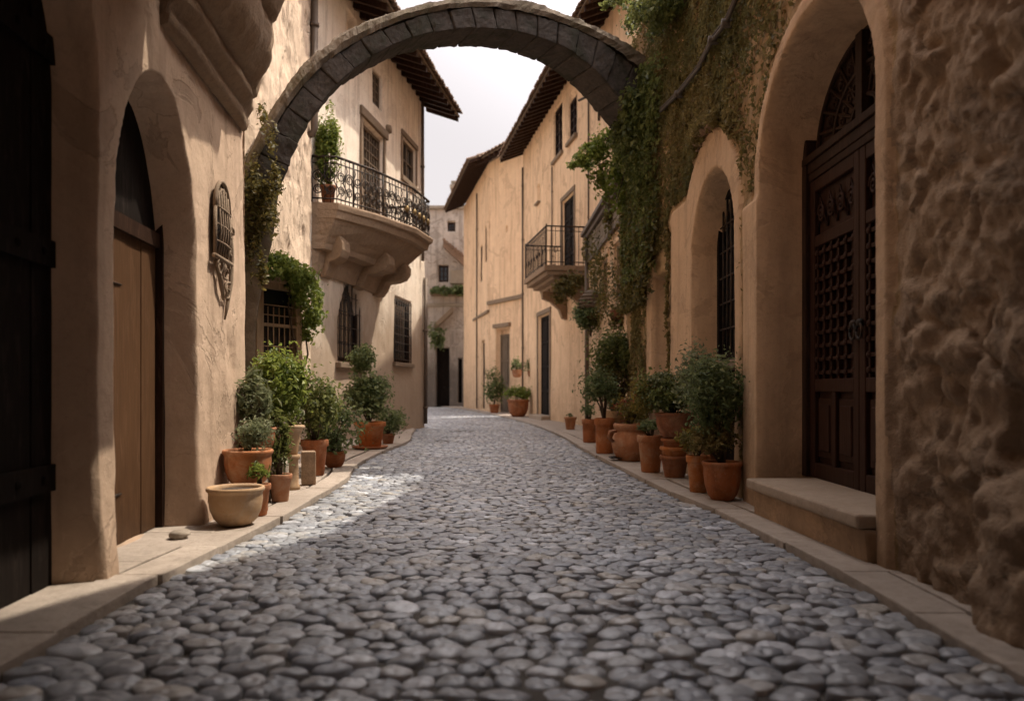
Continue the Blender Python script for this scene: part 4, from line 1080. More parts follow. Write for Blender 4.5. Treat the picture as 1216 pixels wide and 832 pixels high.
# great door in the big arch (door plane behind the splay)
o = -.36; uu0, uu1 = U0(4.50), U0(6.54)
zd = .30
fr = MB()
fr.wbox(R1, uu0, uu0+.11, zd, 3.0, o-.06, o+.08); fr.wbox(R1, uu1-.11, uu1, zd, 3.0, o-.06, o+.08)
fr.wbox(R1, uu0-.01, uu1+.01, 2.72, 2.80, o-.05, o+.065); fr.wbox(R1, uu0-.01, uu1+.01, 2.80, 2.86, o-.05, o+.085); fr.wbox(R1, uu0-.01, uu1+.01, 2.66, 2.72, o-.05, o+.055)
fr.build('door_frame', M['wood_dark'], r7, bevel=.008)
um = (uu0+uu1)/2
for k, (a, b) in enumerate(((uu0+.112, um-.004), (um+.004, uu1-.112))):
    f = MB(); f.wbox(R1, a, b, zd, 2.66, o-.05, o)
    f.wbox(R1, a, a+.09, zd, 2.66, o+.001, o+.045); f.wbox(R1, b-.09, b, zd, 2.66, o+.001, o+.045)
    for (z, t) in ((zd,.12),(.98,.10),(2.12,.09),(2.56,.10)): f.wbox(R1, a+.09, b-.09, z, z+t, o+.001, o+.042)
    c = (a+b)/2; f.wbox(R1, c-.035, c+.035, zd+.12, .98, o+.001, o+.04)
    for (pa, pb) in ((a+.115, c-.06), (c+.06, b-.115)):
        f.wbox(R1, pa, pb, zd+.17, .93, o+.001, o+.022); f.wbox(R1, pa+.04, pb-.04, zd+.22, .88, o+.02, o+.035)
    leaf = f.build('door', M['wood_red'], r7, bevel=.006, segs=1)
    g = MB(); nx, nz = 6, 10
    xs = np.linspace(a+.12, b-.12, nx); zz = np.linspace(1.13, 2.07, nz)
    for x in xs: g.wbox(R1, x-.013, x+.013, 1.08, 2.12, o+.002, o+.03)
    for z in zz: g.wbox(R1, a+.09, b-.09, z-.013, z+.013, o+.002, o+.028)
    for x in xs:
        for z in zz: g.lathe([(.03,0),(.03,.008),(.018,.02),(.001,.026)], (0,0,0), 8) if False else g.blob(R1.pt(x, z, o+.034), (.014,.026,.026), 1, 0, 5)
    g.build('lattice', M['wood_red'], leaf)
    cv = MB()
    for j in range(4):
        x = a+.17+j*(b-a-.34)/3
        cv.tube([R1.pt(x+.07*(1-i/18)*math.cos(i*.75), 2.37+.08*(1-i/18)*math.sin(i*.75), o+.02) for i in range(17)], .012, 6)
        cv.tube([R1.pt(x-.09, 2.26, o+.01), R1.pt(x, 2.5, o+.025), R1.pt(x+.09, 2.26, o+.01)], .009, 5)
    cv.build('carving', M['wood_red'], leaf, smooth=True)
    h = MB(); hx = b-.05 if k == 0 else a+.05
    h.tube([R1.pt(hx+.045*math.cos(t*.5236), 1.4+.055*math.sin(t*.5236), o+.07) for t in range(13)], .009, 6); h.blob(R1.pt(hx, 1.455, o+.06), (.03,.03,.03), 2, 0, 6)
    h.build('handle', M['iron'], leaf, smooth=True)
ty = MB()
V = [R1.pt(um, 2.86, o-.03)]; n = 30
for k in range(n+1):
    t = math.pi*k/n; V.append(R1.pt(um+1.12*math.cos(t), 2.86+.80*math.sin(t), o-.03))
ty.add(V, [(0, k+1, k+2) for k in range(n)])
for k in range(1, 12):
    t = math.pi*k/12; ca, sa = math.cos(t), math.sin(t)
    ty.tube([R1.pt(um+.22*ca, 2.86+.16*sa, o), R1.pt(um+.84*ca, 2.86+.60*sa, o)], .014, 6)
    t2 = math.pi*(k+.5)/12; ca, sa = math.cos(t2), math.sin(t2)
    for rr in (.42, .65):
        ty.tube([R1.pt(um+rr*ca+.055*math.cos(j*.7)*(1-j*.05), 2.86+rr*.73*sa+.055*math.sin(j*.7)*(1-j*.05), o) for j in range(14)], .011, 5)
for rr in (.22, .52, .84):
    ty.tube([R1.pt(um+rr*math.cos(t), 2.86+rr*.73*math.sin(t), o+.005) for t in np.linspace(0, math.pi, 24)], .018, 6)
ty.wbox(R1, um-.05, um+.05, 2.86, 3.46, o-.03, o+.05)
for k in range(12):
    t = math.pi*(k+.5)/12
    for (ra_, rb_) in ((.27,.48),(.56,.80)):
        q = [R1.pt(um+rr*math.cos(t+s*.09), 2.86+rr*.73*math.sin(t+s*.09), o-.028) for rr, s in ((ra_,-1),(rb_,-1),(rb_,1),(ra_,1))]
        q2 = [R1.pt(um+rr*math.cos(t+s*.06), 2.86+rr*.73*math.sin(t+s*.06), o-.005) for rr, s in ((ra_+.03,-1),(rb_-.03,-1),(rb_-.03,1),(ra_+.03,1))]
        ty.hexa(q, q2)
ty.build('tympanum', M['wood_dark'], r7, label='carved fan tympanum above the door')
# step in front of the door: worn slab on a rubble base
st = MB(); st.hexa([(1.99,4.46,-.05),(2.5,4.46,-.05),(2.5,6.28,-.05),(1.9,6.28,-.05)], [(1.96,4.46,.215),(2.5,4.46,.215),(2.5,6.28,.215),(1.89,6.28,.215)])
step = st.build('doorstep', M['brown'], r7, bevel=.02, segs=2)
st = MB(); st.hexa([(1.925,4.47,.217),(2.46,4.47,.217),(2.46,6.33,.217),(1.85,6.33,.217)], [(1.925,4.47,.30),(2.46,4.47,.30),(2.46,6.33,.30),(1.85,6.33,.30)])
st.build('step_slab', M['step'], step, bevel=.025, segs=3)
# barred window in the second niche
w = window(R1, r7, U0(7.38), U0(8.92), 1.32, 3.1, -.265, 'bars', .07, 9, 6, label='tall arched window with dark iron bars in niche', mat='wood_black', bars_out=-.225)
sm = MB(); sm.wbox(R1, U0(7.46), U0(8.95), 1.2, 1.3, -.33, -.10); sm.build('sill', M['sill'], r7, bevel=.02)
pm = MB(); pm.wbox(R1, U0(7.45), U0(8.97), .0, 1.2, -.33, -.26); pm.build('panel', M['wood_black'], r7)
panel_door(R1, r7, U0(10.19), U0(10.81), .05, 2.45, -.06, 1, 'wood_black', 4, label='narrow dark door behind the pots')
cpb = MB(); 
for k in range(26): cpb.blob(R1.pt(U0(7.85+.036*k+rnd.uniform(-.03,.03)), 3.64+.05*math.sin(k*.12)+rnd.uniform(-.03,.04), .07+rnd.uniform(-.03,.04)), (.05,rnd.uniform(.03,.06),rnd.uniform(.025,.045)), k, .7, 6)
cpb.build('crumbled_cap', M['eroded'], r7)
cb = MB()
pts = [at(899, -6, 7.0), at(880, 28, 7.4), at(862, 48, 7.9), at(842, 82, 8.5), at(820, 112, 9.4), at(803, 132, 10.2)]
P = [Vector((1.98-.2*float(sstep(8.5,12.3,p.y)), p.y, p.z)) for p in pts]
cb.tube(P, .02, 8); cb.tube([p+Vector((.0,.02,.045)) for p in P], .012, 6)
for i in (1, 2, 4): cb.tube([P[i]+Vector((.12,0,0)), P[i]+Vector((-.04,0,0))], .045, 8)
cb.build('cable', M['cable'], r7, smooth=True, label='sagging cable bundle clamped to the wall')

# ================================================================ stone arch over the street
A0 = Vector((-2.92, 8.97, 0)); A1 = Vector((1.9, 11.35, 0)); AD = (A1-A0).normalized(); AN = Vector((-AD.y, AD.x, 0))
def arch_pt(px, py):
    k = (px-PX)/F; t = (k*A0.y-A0.x)/(AD.x-k*AD.y); p = A0+AD*t
    return Vector((p.x, p.y, CAM_Z+(PY-py)/F*p.y))
def resample(pts, n):
    P = [arch_pt(*p) for p in pts]; d = [0]
    for a, b in zip(P[:-1], P[1:]): d.append(d[-1]+(b-a).length)
    out = []
    for k in range(n):
        s = d[-1]*k/(n-1); i = max(j for j in range(len(d)) if d[j] <= s+1e-9); i = min(i, len(P)-2)
        out.append(P[i].lerp(P[i+1], (s-d[i])/(d[i+1]-d[i])))
    for _ in range(3): out = [out[0]]+[(out[i-1]+out[i]*2+out[i+1])/4 for i in range(1, n-1)]+[out[-1]]
    return out
NS = 22
inn = resample([(331,226),(338,199),(352,162),(375,124),(407,92),(442,63),(480,45),(520,35),(559,31),(600,33),(621,36),(660,48),(690,66),(715,87),(737,110),(752,137)], NS)
ext = resample([(295,212),(317,162),(338,127),(364,90),(404,58),(442,37),(480,22),(520,11),(559,6),(600,8),(640,18),(675,28),(706,43),(735,60),(757,78),(772,95)], NS)
top = resample([(286,205),(306,160),(326,120),(352,80),(385,45),(415,30),(453,15),(502,2),(559,-9),(610,-7),(660,6),(706,30),(751,46),(768,58),(780,70),(790,85)], NS)
ra = thing('stone_arch', 'dark stone arch spanning the street high between the houses', 'arch', (A0.x, A0.y, 0))
vm = MB()
for i in range(NS-1):
    g = .014; a, b = i+g, i+1-g
    def L(c, f): j = min(int(f), NS-2); return c[j].lerp(c[j+1], f-j)
    j1, j2 = rnd.uniform(-.012, .018), rnd.uniform(-.012, .018); f0 = rnd.uniform(-.02, .03)
    q = []
    for c, jj in ((inn, -j1), (ext, j2)):
        for f in (a, b):
            p = L(c, f); o_ = L(ext, f)-L(inn, f); o_.normalize(); q.append(p+o_*jj)
    fr_ = [p-AN*f0*.6 for p in q]; bk_ = [p+AN*.62 for p in q]
    vm.hexa([fr_[0], fr_[1], bk_[1], bk_[0]], [fr_[2], fr_[3], bk_[3], bk_[2]])
vo = vm.build('voussoirs', M['arch'], ra, bevel=.012, recalc=True, segs=1)
bm = bmesh.new(); bm.from_mesh(vo.data)
bmesh.ops.subdivide_edges(bm, edges=[e for e in bm.edges if e.calc_length() > .12], cuts=5, use_grid_fill=True)
co_ = np.array([v.co for v in bm.verts]); dd = .022*fbm(co_[:,0]*6, co_[:,1]*6, co_[:,2]*6, 4, 311)+.010*fbm(co_[:,0]*22, co_[:,1]*22, co_[:,2]*22, 2, 313)
bm.normal_update()
nv_ = np.array([v.normal for v in bm.verts])
for v, d_, n_ in zip(bm.verts, dd, nv_): v.co += Vector(n_)*float(d_)
bm.to_mesh(vo.data); bm.free()
cm = MB(); NC = 5
ringsV = []
nn = 420
for i in range(nn+1):
    f = i/nn*(NS-1); j = min(int(f), NS-2)
    e = ext[j].lerp(ext[j+1], f-j); t_ = top[j].lerp(top[j+1], f-j); up = (t_-e)
    row = []
    for (h, w_) in ((0,-.02),(.35,-.045),(.8,-.02),(1.0,.06),(1.05,.3),(1.0,.56),(.6,.66),(0,.64)):
        nz = .05*float(fbm(f*1.7, w_*5, h*2, 5, 131, .65)); nz2 = .09*float(fbm(f*1.6+50, w_*6, h*3, 5, 133, .65))
        row.append(e+up*h*(1+nz2*3)+AN*(w_+nz))
    ringsV += row
k8 = 8
cm.add([tuple(p) for p in ringsV], [(i*k8+k, i*k8+k+1, (i+1)*k8+k+1, (i+1)*k8+k) for i in range(nn) for k in range(k8-1)])
cm.build('coping', M['coping'], ra)
# pier carrying its left foot down the wall
pv = []; lv = [(226,290,332),(250,286,329),(290,286,322),(335,285,313),(380,283,305),(420,281,303),(470,280,303),(530,279,304),(566,279,304)]
rows = []
for a, b in zip(lv[:-1], lv[1:]):
    for k in range(6): rows.append([x+(y-x)*k/6 for x, y in zip(a, b)])
rows.append(lv[-1])
NK = 12
for (py, xa, xb) in rows:
    fa, fb = arch_pt(xa, py), arch_pt(xb, py)
    loop = [fa.lerp(fb, k/5) for k in range(6)]+[fb+AN*.2, fb+AN*.42, fb+AN*.6, fa+AN*.6, fa+AN*.42, fa+AN*.2]
    for k, p in enumerate(loop):
        d = .05*float(fbm(p.x*3, p.y*3, p.z*2.2, 4, 141)); c_ = (fa+fb)/2+AN*.3; v = (p-c_); v.z = 0
        pv.append(tuple(p+v.normalized()*d))
pm = MB().add(pv, [(i*NK+k, i*NK+(k+1)%NK, (i+1)*NK+(k+1)%NK, (i+1)*NK+k) for i in range(len(rows)-1) for k in range(NK)]+[tuple(range(NK))])
pm.build('pier', M['pier'], ra, smooth=True)
# springer block where the right foot meets the ivy house
sp = MB(); e0, i0 = ext[-1], inn[-1]
sp.hexa([i0-AN*.05, i0+AD*.5-AN*.05, i0+AD*.5+AN*.66, i0+AN*.66], [e0+Vector((0,0,.12))-AN*.05, e0+AD*.4-AN*.05, e0+AD*.4+AN*.66, e0+AN*.66])
sp.build('springer', M['arch'], ra, bevel=.03, recalc=True)

# ================================================================ climbers
def wall_cover(W, y0, y1, z0, z1, n, size, leaf, density, off=(.02,.12), extra=0.0, surf=None):
    m = 0; Ps, Ns = [], []
    while m < n:
        k = n*3
        U = rng.uniform(y0, y1, k); Z = rng.uniform(z0, z1, k)
        d = density(U, Z); ok = rng.uniform(0, 1, k) < d
        U, Z = U[ok], Z[ok]
        if len(U) == 0: break
        O = rng.uniform(off[0], off[1], len(U))+.10*np.clip(fbm(U*2.2, Z*2.2, .3, 3, 151)+.1, 0, 1)*extra
        if surf is not None: O = O+surf(U, Z)
        P = np.array(W.p0)+U[:,None]*np.array(W.d)+O[:,None]*np.array(W.n); P[:,2] += Z
        Ps.append(P); Ns.append(np.array(W.n)*.9+rng.normal(size=P.shape)*.55+np.array([0,0,.25])); m += len(U)
    if not Ps: return MB()
    P = np.concatenate(Ps)[:n]; Nn = np.concatenate(Ns)[:n]
    return leaf_add(MB(), P, Nn, size, .7, .6)
def climber(name, label, W, args, leaf, stems=(), group=None, cat='ivy', surf=None, loc=None):
    mb = wall_cover(W, *args, surf=surf) if args else MB()
    return mb
def dens_brown(U, Z):
    sA = opsR[0].sdf(U, Z); sB = opsR[1].sdf(U, Z)
    d = np.clip(.78+1.7*fbm(U*.9, Z*.8, .2, 5, 161, .6), 0.06, 1)
    d = d*sstep(.15, .19, sA)*sstep(.05, .09, opC.sdf(U, Z))
    d = d*(1-((U > U0(8.9)) & (U < U0(10.0)) & (Z < 3.25)))*(1-((U > U0(6.4)) & (U < U0(7.02)) & (Z < 2.64)))*(1-((U > U0(10.1)) & (U < U0(11.2)) & (Z < 2.8)))
    return d*sstep(U0(5.3), U0(6.9), U+.6*sstep(3.5, 4.5, Z))
mb = wall_cover(R1, U0(5.2), U0(12.3), .3, 6.3, 46000, .05, 'leaf_dry', dens_brown, (.0,.035), .5, surf=dispR)
for k in range(8): P_, N_, _ = bush_points(R1.pt(U0(7.8+.13*k), 3.66+.05*math.sin(k*.5), .1), (.1,.1,.09), 160, 6, .3, .2); leaf_add(mb, P_, N_, .045, .5, .5)
iv = mb.build('dry_ivy', M['leaf_dry'], None, origin=(2.05, 8, .1)); tag(iv, 'dry brown ivy matted over the wall around the barred window', 'ivy')
def dens_green(U, Z):
    c = sstep(U0(10.3), U0(11.3), U+.5*fbm(U*1.2, Z*1.1, .2, 3, 171)+.25*sstep(3.2, 4.6, Z))
    lo = sstep(2.1, 2.7, Z+.5*fbm(U*2, Z*.3, .6, 3, 173))
    hi = sstep(5.4, 4.9, Z+.4*fbm(U*2, Z*.7, .8, 3, 175))
    return np.clip(c*lo*hi*(.65+.8*fbm(U*1.7, Z*1.7, .4, 3, 177)), 0, 1)
mb = wall_cover(R1, U0(9.4), U0(12.75), 2.6, 5.6, 12000, .07, 'leaf_mid', dens_green, (.02,.12), 1.2, surf=dispR)
# mass wrapping the springer, and branches hanging out to the left over the lane
def cluster(mb, c, r, n, size, clumps=12, tight=.26, droop=.4, fill=.3):
    P, Nn, _ = bush_points(c, r, n, clumps, tight, fill); leaf_add(mb, P, Nn, size, .7, droop)
for (px, py, Y, r, n) in ((757,140,11.1,(.22,.25,.36),1500),(755,185,11.2,(.22,.25,.4),1400),(778,215,10.9,(.26,.2,.55),1300),(738,160,11.6,(.16,.2,.22),600),(778,140,10.8,(.26,.2,.42),1300),(768,100,11.0,(.12,.2,.25),450)):
    cluster(mb, at(px,py,Y), r, n, .075)
iv = mb.build('hanging_ivy', M['leaf_mid'], None, origin=(1.9, 12, .1)); iv.data.materials.append(M['leaf_olive']); iv.data.polygons.foreach_set('material_index', (np.arange(len(iv.data.polygons))%len(iv.data.polygons) % 5 < 2).astype(np.int32)) if False else None; tag(iv, 'thick green ivy hanging from the right foot of the stone arch', 'ivy')
mb = wall_cover(R1, U0(10.0), U0(12.9), 2.2, 4.2, 6000, .065, 'leaf_olive', lambda U, Z: dens_green(U, Z+.3)*sstep(4.2, 3.2, Z), (.03,.12), 1.0, surf=dispR)
for (px, py, Y, r, n) in ((772,330,11.2,(.16,.15,.36),600),(768,275,11.3,(.18,.15,.45),800),(785,250,10.9,(.2,.15,.5),800),(762,345,11.3,(.08,.1,.14),120)): cluster(mb, at(px,py,Y), r, n, .07)
iv = mb.build('trailing_ivy', M['leaf_olive'], None, origin=(1.85, 11.5, .1)); tag(iv, 'olive brown ivy trailing down toward the potted shrubs at right', 'ivy')
mb = MB()
for (px, py, Y, r, n) in ((722,165,12.3,(.22,.25,.2),500),(708,180,12.6,(.24,.25,.16),500),(695,190,12.9,(.2,.2,.12),350),(684,195,13.1,(.13,.15,.07),130),(718,205,12.6,(.2,.2,.25),300),(730,225,12.4,(.2,.2,.35),350),(712,215,12.7,(.08,.1,.25),90),(740,200,12.2,(.25,.25,.4),500)):
    cluster(mb, at(px,py,Y), r, n, .07, 8)
iv = mb.build('ivy_spray', M['leaf_bright'], None, origin=tuple(at(735,180,12.4))); tag(iv, 'loose green spray of ivy reaching out over the low terrace', 'ivy')
br = MB()
for (a, b) in (((752,150,11.6),(690,195,13)),((755,165,11.6),(715,215,12.6)),((757,170,11.6),(732,240,12.4))):
    p, q = at(*a), at(*b); br.tube([p, p.lerp(q, .5)+Vector((0,0,.12)), q], [.02,.012,.005], 6)
br.build('branch', M['stem'], iv, smooth=True)
mb = MB()
for (px, py, Y, r, n) in ((775,10,9.9,(.3,.5,.22),1200),(757,20,11.5,(.15,.4,.2),600),(790,14,9.6,(.2,.4,.18),800),(765,-4,11.2,(.4,.5,.2),1000),(735,2,11.0,(.2,.2,.07),160),(718,6,11.0,(.09,.1,.06),50)):
    cluster(mb, at(px,py,Y), r, n, .06, 10)
iv = mb.build('roof_creeper', M['leaf_mid'], None, origin=(1.75, 11.5, 6.4)); tag(iv, 'green creeper spilling over wall top above the arch at right', 'creeper')
def dens_low(U, Z): 
    return np.clip(.15+1.5*fbm(U*1.1, Z*1.4, .2, 3, 181), 0, 1)*sstep(2.3, 3.0, Z+.35*U/6)
mb = wall_cover(A, .1, 6.6, 1.6, 4.7, 2200, .075, 'leaf_olive', dens_low, (.03,.14), 1.5)
for (px, py, Y, r, n) in ((712,330,18.2,(.16,.3,.7),420),(744,238,13.8,(.16,.2,.25),350),(726,262,15.4,(.14,.2,.2),220)): cluster(mb, at(px,py,Y), r, n, .075)
iv = mb.build('cornice_creeper', M['leaf_olive'], None, origin=A.pt(3,0,0)); tag(iv, 'rusty green creeper growing along the dark cornice of low house', 'creeper')
mb = MB()
for (px, py, Y, r, n) in ((672,340,20.6,(.3,.3,.3),500),(684,332,20.3,(.25,.3,.25),350),(664,350,21.2,(.2,.2,.25),200)): cluster(mb, at(px,py,Y), r, n, .09)
iv = mb.build('balcony_creeper', M['leaf_olive'], None, origin=tuple(at(680,340,20.5))); tag(iv, 'leafy creeper hanging beneath the small iron balcony on right', 'creeper')
# left side
mb = MB()
for (px, py, Y, r, n) in ((308,215,8.85,(.13,.2,.3),520),(316,250,8.85,(.12,.15,.3),520),(302,290,8.9,(.10,.15,.35),380),(300,240,8.9,(.1,.2,.4),420),(322,170,8.85,(.06,.1,.3),120),(312,140,8.9,(.05,.1,.25),90),(328,215,8.85,(.08,.1,.2),200),(310,330,8.9,(.08,.1,.25),180)): cluster(mb, at(px,py,Y), r, n, .045, 9)
iv = mb.build('pier_ivy', M['leaf_olive'], None, origin=tuple(at(305,420,8.9))); tag(iv, 'dark ivy clinging to the left foot of the stone arch', 'ivy')
mb = MB()
for (px, py, Y, r, n) in ((335,312,9.5,(.18,.25,.12),600),(352,325,9.75,(.2,.25,.18),900),(362,345,10.0,(.2,.25,.22),1000),(366,372,10.2,(.17,.2,.22),800),(358,395,10.3,(.15,.2,.15),350),(320,322,9.3,(.12,.15,.1),250),(376,355,10.3,(.08,.1,.2),150)): cluster(mb, at(px,py,Y), r, n, .055, 12)
iv = mb.build('window_creeper', M['leaf_bright'], None, origin=tuple(at(350,420,10.3))); tag(iv, 'bright green creeper draped over and beside the timber window bay', 'creeper')
br = MB()
for (a, b) in (((352,500,10.2),(360,340,10.1)),((349,480,10.2),(345,318,9.8)),((355,460,10.3),(370,360,10.2))):
    p, q = at(*a), at(*b); br.tube([p, p.lerp(q, .4)+Vector((.05,0,0)), p.lerp(q, .7)+Vector((-.04,0,0)), q], [.018,.014,.01,.005], 6)
br.build('branch', M['stem'], iv, smooth=True)
# plants on ledges of far house
mb = MB()
for k in range(7): cluster(mb, at(516+6*k, 345, 44.6), (.25,.25,.25), 130, .16, 5)
iv = mb.build('ledge_plant', M['leaf_dark'], None, origin=tuple(at(533, 350, 44.7))); tag(iv, 'row of dark green plants on ledge of the far white house', 'plant')
mb = MB()
for (px, py) in ((517,402),(521,408),(515,392),(524,398)): cluster(mb, at(px,py,44.6), (.35,.3,.4), 160, .15, 6)
iv = mb.build('doorway_creeper', M['leaf_dark'], None, origin=tuple(at(517,420,44.7))); tag(iv, 'dark creeper beside the far white house door', 'creeper')

# ================================================================ pots and plants
P7 = .036
GL = 'clay pots and plants along the left wall'; GR = 'clay pots and plants along the right wall'
def blk(label, name, cat, c, sx, sy, h, mat, group=None, rot=0, bev=.015):
    m = MB(); cs, sn = math.cos(rot), math.sin(rot)
    q = [(c[0]+x*cs-y*sn, c[1]+x*sn+y*cs) for x, y in ((-sx,-sy),(sx,-sy),(sx,sy),(-sx,sy))]
    m.hexa([(x,y,c[2]) for x, y in q], [(x,y,c[2]+h) for x, y in q])
    o = m.build(name, M[mat], None, origin=c, bevel=bev, segs=3); return tag(o, label, cat, group)
# left
potted('wide tan clay bowl, lowest and nearest at the left pavement', (-1.975,5.72,P7), 'bowl', .19, .27, 'terra3', (), name='clay_bowl', cat='planter', group=GL, soil=.88)
o = MB(); m_, _ = pot_mesh('classic', .15, .2, (0,0,0)); V = np.concatenate(m_.v); V[:,2] = .2-V[:,2]; V += np.array([-2.09,6.33,P7])
o = MB().add(V, m_.f).build('upturned_pot', M['terra2'], None, smooth=True, origin=(-2.09,6.33,P7)); tag(o, 'upturned dark pot holding up the round orange bowl', 'pot', GL)
potted('round orange bowl with pale feathery plant, raised above the tan bowl', (-2.09,6.33,P7+.203), 'bowl', .185, .285, 'terra1', [dict(c=(-2.06,6.33,.66), r=(.17,.17,.13), n=1500, size=.035, leaf='leaf_grey', clumps=26, tight=.2, aspect=.35)], group=GL)
potted('small terracotta pot with a spiky seedling beside the tan bowl', (-1.945,6.14,P7), 'classic', .09, .24, 'terra4', [dict(c=(-1.945,6.14,.37), r=(.085,.085,.07), n=130, size=.06, leaf='leaf_bright', clumps=10, aspect=.25, stems=4)], group=GL)
potted('terracotta pot with tall slender upright plant, right of spiky seedling', (-2.0,6.9,P7), 'classic', .10, .235, 'terra1', [dict(c=(-2.03,6.92,.58), r=(.11,.11,.26), n=900, size=.055, leaf='leaf_mid', clumps=24, aspect=.25, droop=.5, stems=12)], group=GL)
pd = MB(); 
pd.lathe([(.085,0),(.085,.03),(.07,.05),(.066,.28),(.085,.30),(.085,.335),(.0005,.335)], (-2.13,7.72,P7), 20)
o = pd.build('clay_pedestal', M['terra3'], None, smooth=True, origin=(-2.13,7.72,P7)); tag(o, 'pale fluted clay pedestal under the tapered tan pot', 'pedestal', GL)
potted('tapered tan pot with small pale rosette on the clay pedestal', (-2.13,7.72,P7+.337), 'urn', .115, .28, 'terra3', [dict(c=(-2.13,7.72,.76), r=(.11,.11,.08), n=300, size=.05, leaf='leaf_grey', clumps=14, aspect=.4)], group=GL)
blk('narrow brown stone block standing right of the clay pedestal', 'stone_block', 'stone', (-2.06,8.1,P7), .07, .07, .34, 'corbel', None, .3)
blk('squat stone block against wall under the flat brown bowl', 'stone_block', 'stone', (-2.19,6.78,P7), .12, .15, .42, 'rubble', None, .1)
potted('flat brown bowl of dry grass against the wall, behind orange bowl', (-2.165,6.78,P7+.422), 'bowl', .155, .22, 'terra2', [dict(c=(-2.2,6.82,.93), r=(.15,.16,.22), n=700, size=.09, leaf='leaf_grey', clumps=30, aspect=.12, droop=-.4, stems=14)], group=GL)
blk('stone block under the large bright green bush at left', 'stone_block', 'stone', (-2.24,7.36,P7), .17, .17, .3, 'rubble', None, .2)
potted('large bright green rounded bush in a pot raised on stone block', (-2.22,7.36,P7+.302), 'classic', .15, .26, 'terra4', [dict(c=(-2.17,7.36,1.02), r=(.25,.25,.36), n=3600, size=.05, leaf='leaf_bright', clumps=44, tight=.2, stems=10, fill=.5)], group=GL)
potted('rust red pot with dark loose shrub beyond the bright green bush', (-2.22,9.0,P7), 'classic', .15, .4, 'terra2', [dict(c=(-2.25,9.0,.86), r=(.28,.28,.32), n=2200, size=.055, leaf='leaf_mid', clumps=28, tight=.26, stems=9)], group=GL)
potted('low dark sprawling shrub on the left pavement before the topiary', (-2.2,9.9,P7), 'bowl', .14, .2, 'terra2', [dict(c=(-2.2,9.9,.52), r=(.3,.28,.34), n=1700, size=.06, leaf='leaf_dark', clumps=24, tight=.3, stems=9)], group=GL)
potted('two-tier dark round topiary in terracotta pot under balcony house', (-2.3,12.95,P7), 'classic', .25, .42, 'terra4', [dict(c=(-2.33,12.95,.92), r=(.37,.36,.37), n=3600, size=.062, leaf='leaf_dark', clumps=40, tight=.22, stems=8, fill=.5), dict(c=(-2.42,12.95,1.5), r=(.23,.22,.2), n=1300, size=.06, leaf='leaf_dark', clumps=22, tight=.24, stems=3, fill=.4)], group=GL, saucer=True)
potted('low dark shrub just beyond the two-tier topiary', (-2.2,14.2,P7), 'classic', .13, .18, 'terra2', [dict(c=(-2.15,14.2,.42), r=(.26,.26,.28), n=1000, size=.06, leaf='leaf_dark', clumps=16, tight=.3)], group=GL)
rk = MB().blob((-2.16,5.2,.06), (.06,.075,.03), 5, .35, 12); o = rk.build('stone', M['rubble'], None, smooth=True, origin=(-2.16,5.2,P7)); tag(o, 'small loose flat stone lying by the plank door', 'stone')
# right
potted('largest round terracotta pot with dense grey-green shrub, nearest at right', (1.84,7.0,P7), 'bowl', .165, .335, 'terra4', [dict(c=(1.80,7.1,.97), r=(.27,.26,.36), n=3300, size=.045, leaf='leaf_dark', clumps=36, tight=.24, stems=9), dict(c=(1.74,7.0,.56), r=(.19,.17,.13), n=800, size=.04, leaf='leaf_dry', clumps=18, tight=.26)], group=GR)
potted('slim terracotta pot with yellowing flowers beside the nearest round pot', (1.75,7.52,P7), 'classic', .11, .345, 'terra1', [dict(c=(1.73,7.5,.53), r=(.17,.15,.12), n=650, size=.042, leaf='leaf_yellow', clumps=18, tight=.26)], group=GR)
potted('tall silvery shrub behind the nearest round pot, in a dark pot', (1.93,7.95,P7), 'classic', .15, .5, 'terra2', [dict(c=(1.84,8.0,1.06), r=(.2,.22,.34), n=1700, size=.045, leaf='leaf_grey', clumps=26, tight=.26, stems=9)], group=GR)
# stacked pots
rs = thing('pot_stack', 'stack of nested terracotta pots under a broad bowl of foliage', 'pot stack', (1.79,8.8,P7), GR)
for k, (z, R_, h) in enumerate(((0,.16,.24),(.135,.165,.2),(.26,.16,.165))):
    m_, _ = pot_mesh('classic', R_, h, (1.79+.006*k,8.8,P7+z), k); m_.build('pot', M[('terra4','terra1','terra4')[k]], rs, smooth=True)
potted('broad brown bowl of mixed foliage standing on the pot stack', (1.80,8.8,P7+.428), 'bowl', .215, .28, 'terra4', [dict(c=(1.74,8.8,.98), r=(.36,.32,.21), n=2600, size=.05, leaf='leaf_mid', clumps=34, tight=.24, stems=9), dict(c=(1.5,8.85,.9), r=(.16,.16,.2), n=550, size=.045, leaf='leaf_yellow', clumps=14, tight=.3, stems=4), dict(c=(1.62,8.8,1.12), r=(.17,.17,.07), n=320, size=.04, leaf='leaf_grey', clumps=12, stems=2)], group=GR)
potted('plain terracotta pot with wide rim between the stack and urn', (1.62,9.35,P7), 'classic', .155, .43, 'terra1', [dict(c=(1.62,9.35,.56), r=(.16,.16,.08), n=350, size=.05, leaf='leaf_dark', clumps=12)], group=GR)
ru = potted('squat bellied terracotta urn with a flared lip and side handle', (1.60,10.85,P7), 'belly', .25, .5, 'terra1', [dict(c=(1.63,10.85,.74), r=(.27,.24,.2), n=900, size=.05, leaf='leaf_yellow', clumps=20), dict(c=(1.5,10.85,.82), r=(.2,.2,.16), n=150, size=.05, leaf='flower', clumps=14, stems=0)], group=GR)
h = MB(); h.tube([(1.60-.2,10.75,.44),(1.60-.29,10.7,.43),(1.60-.31,10.7,.36),(1.60-.24,10.72,.3)], .025, 8); h.build('handle', M['terra1'], ru, smooth=True)
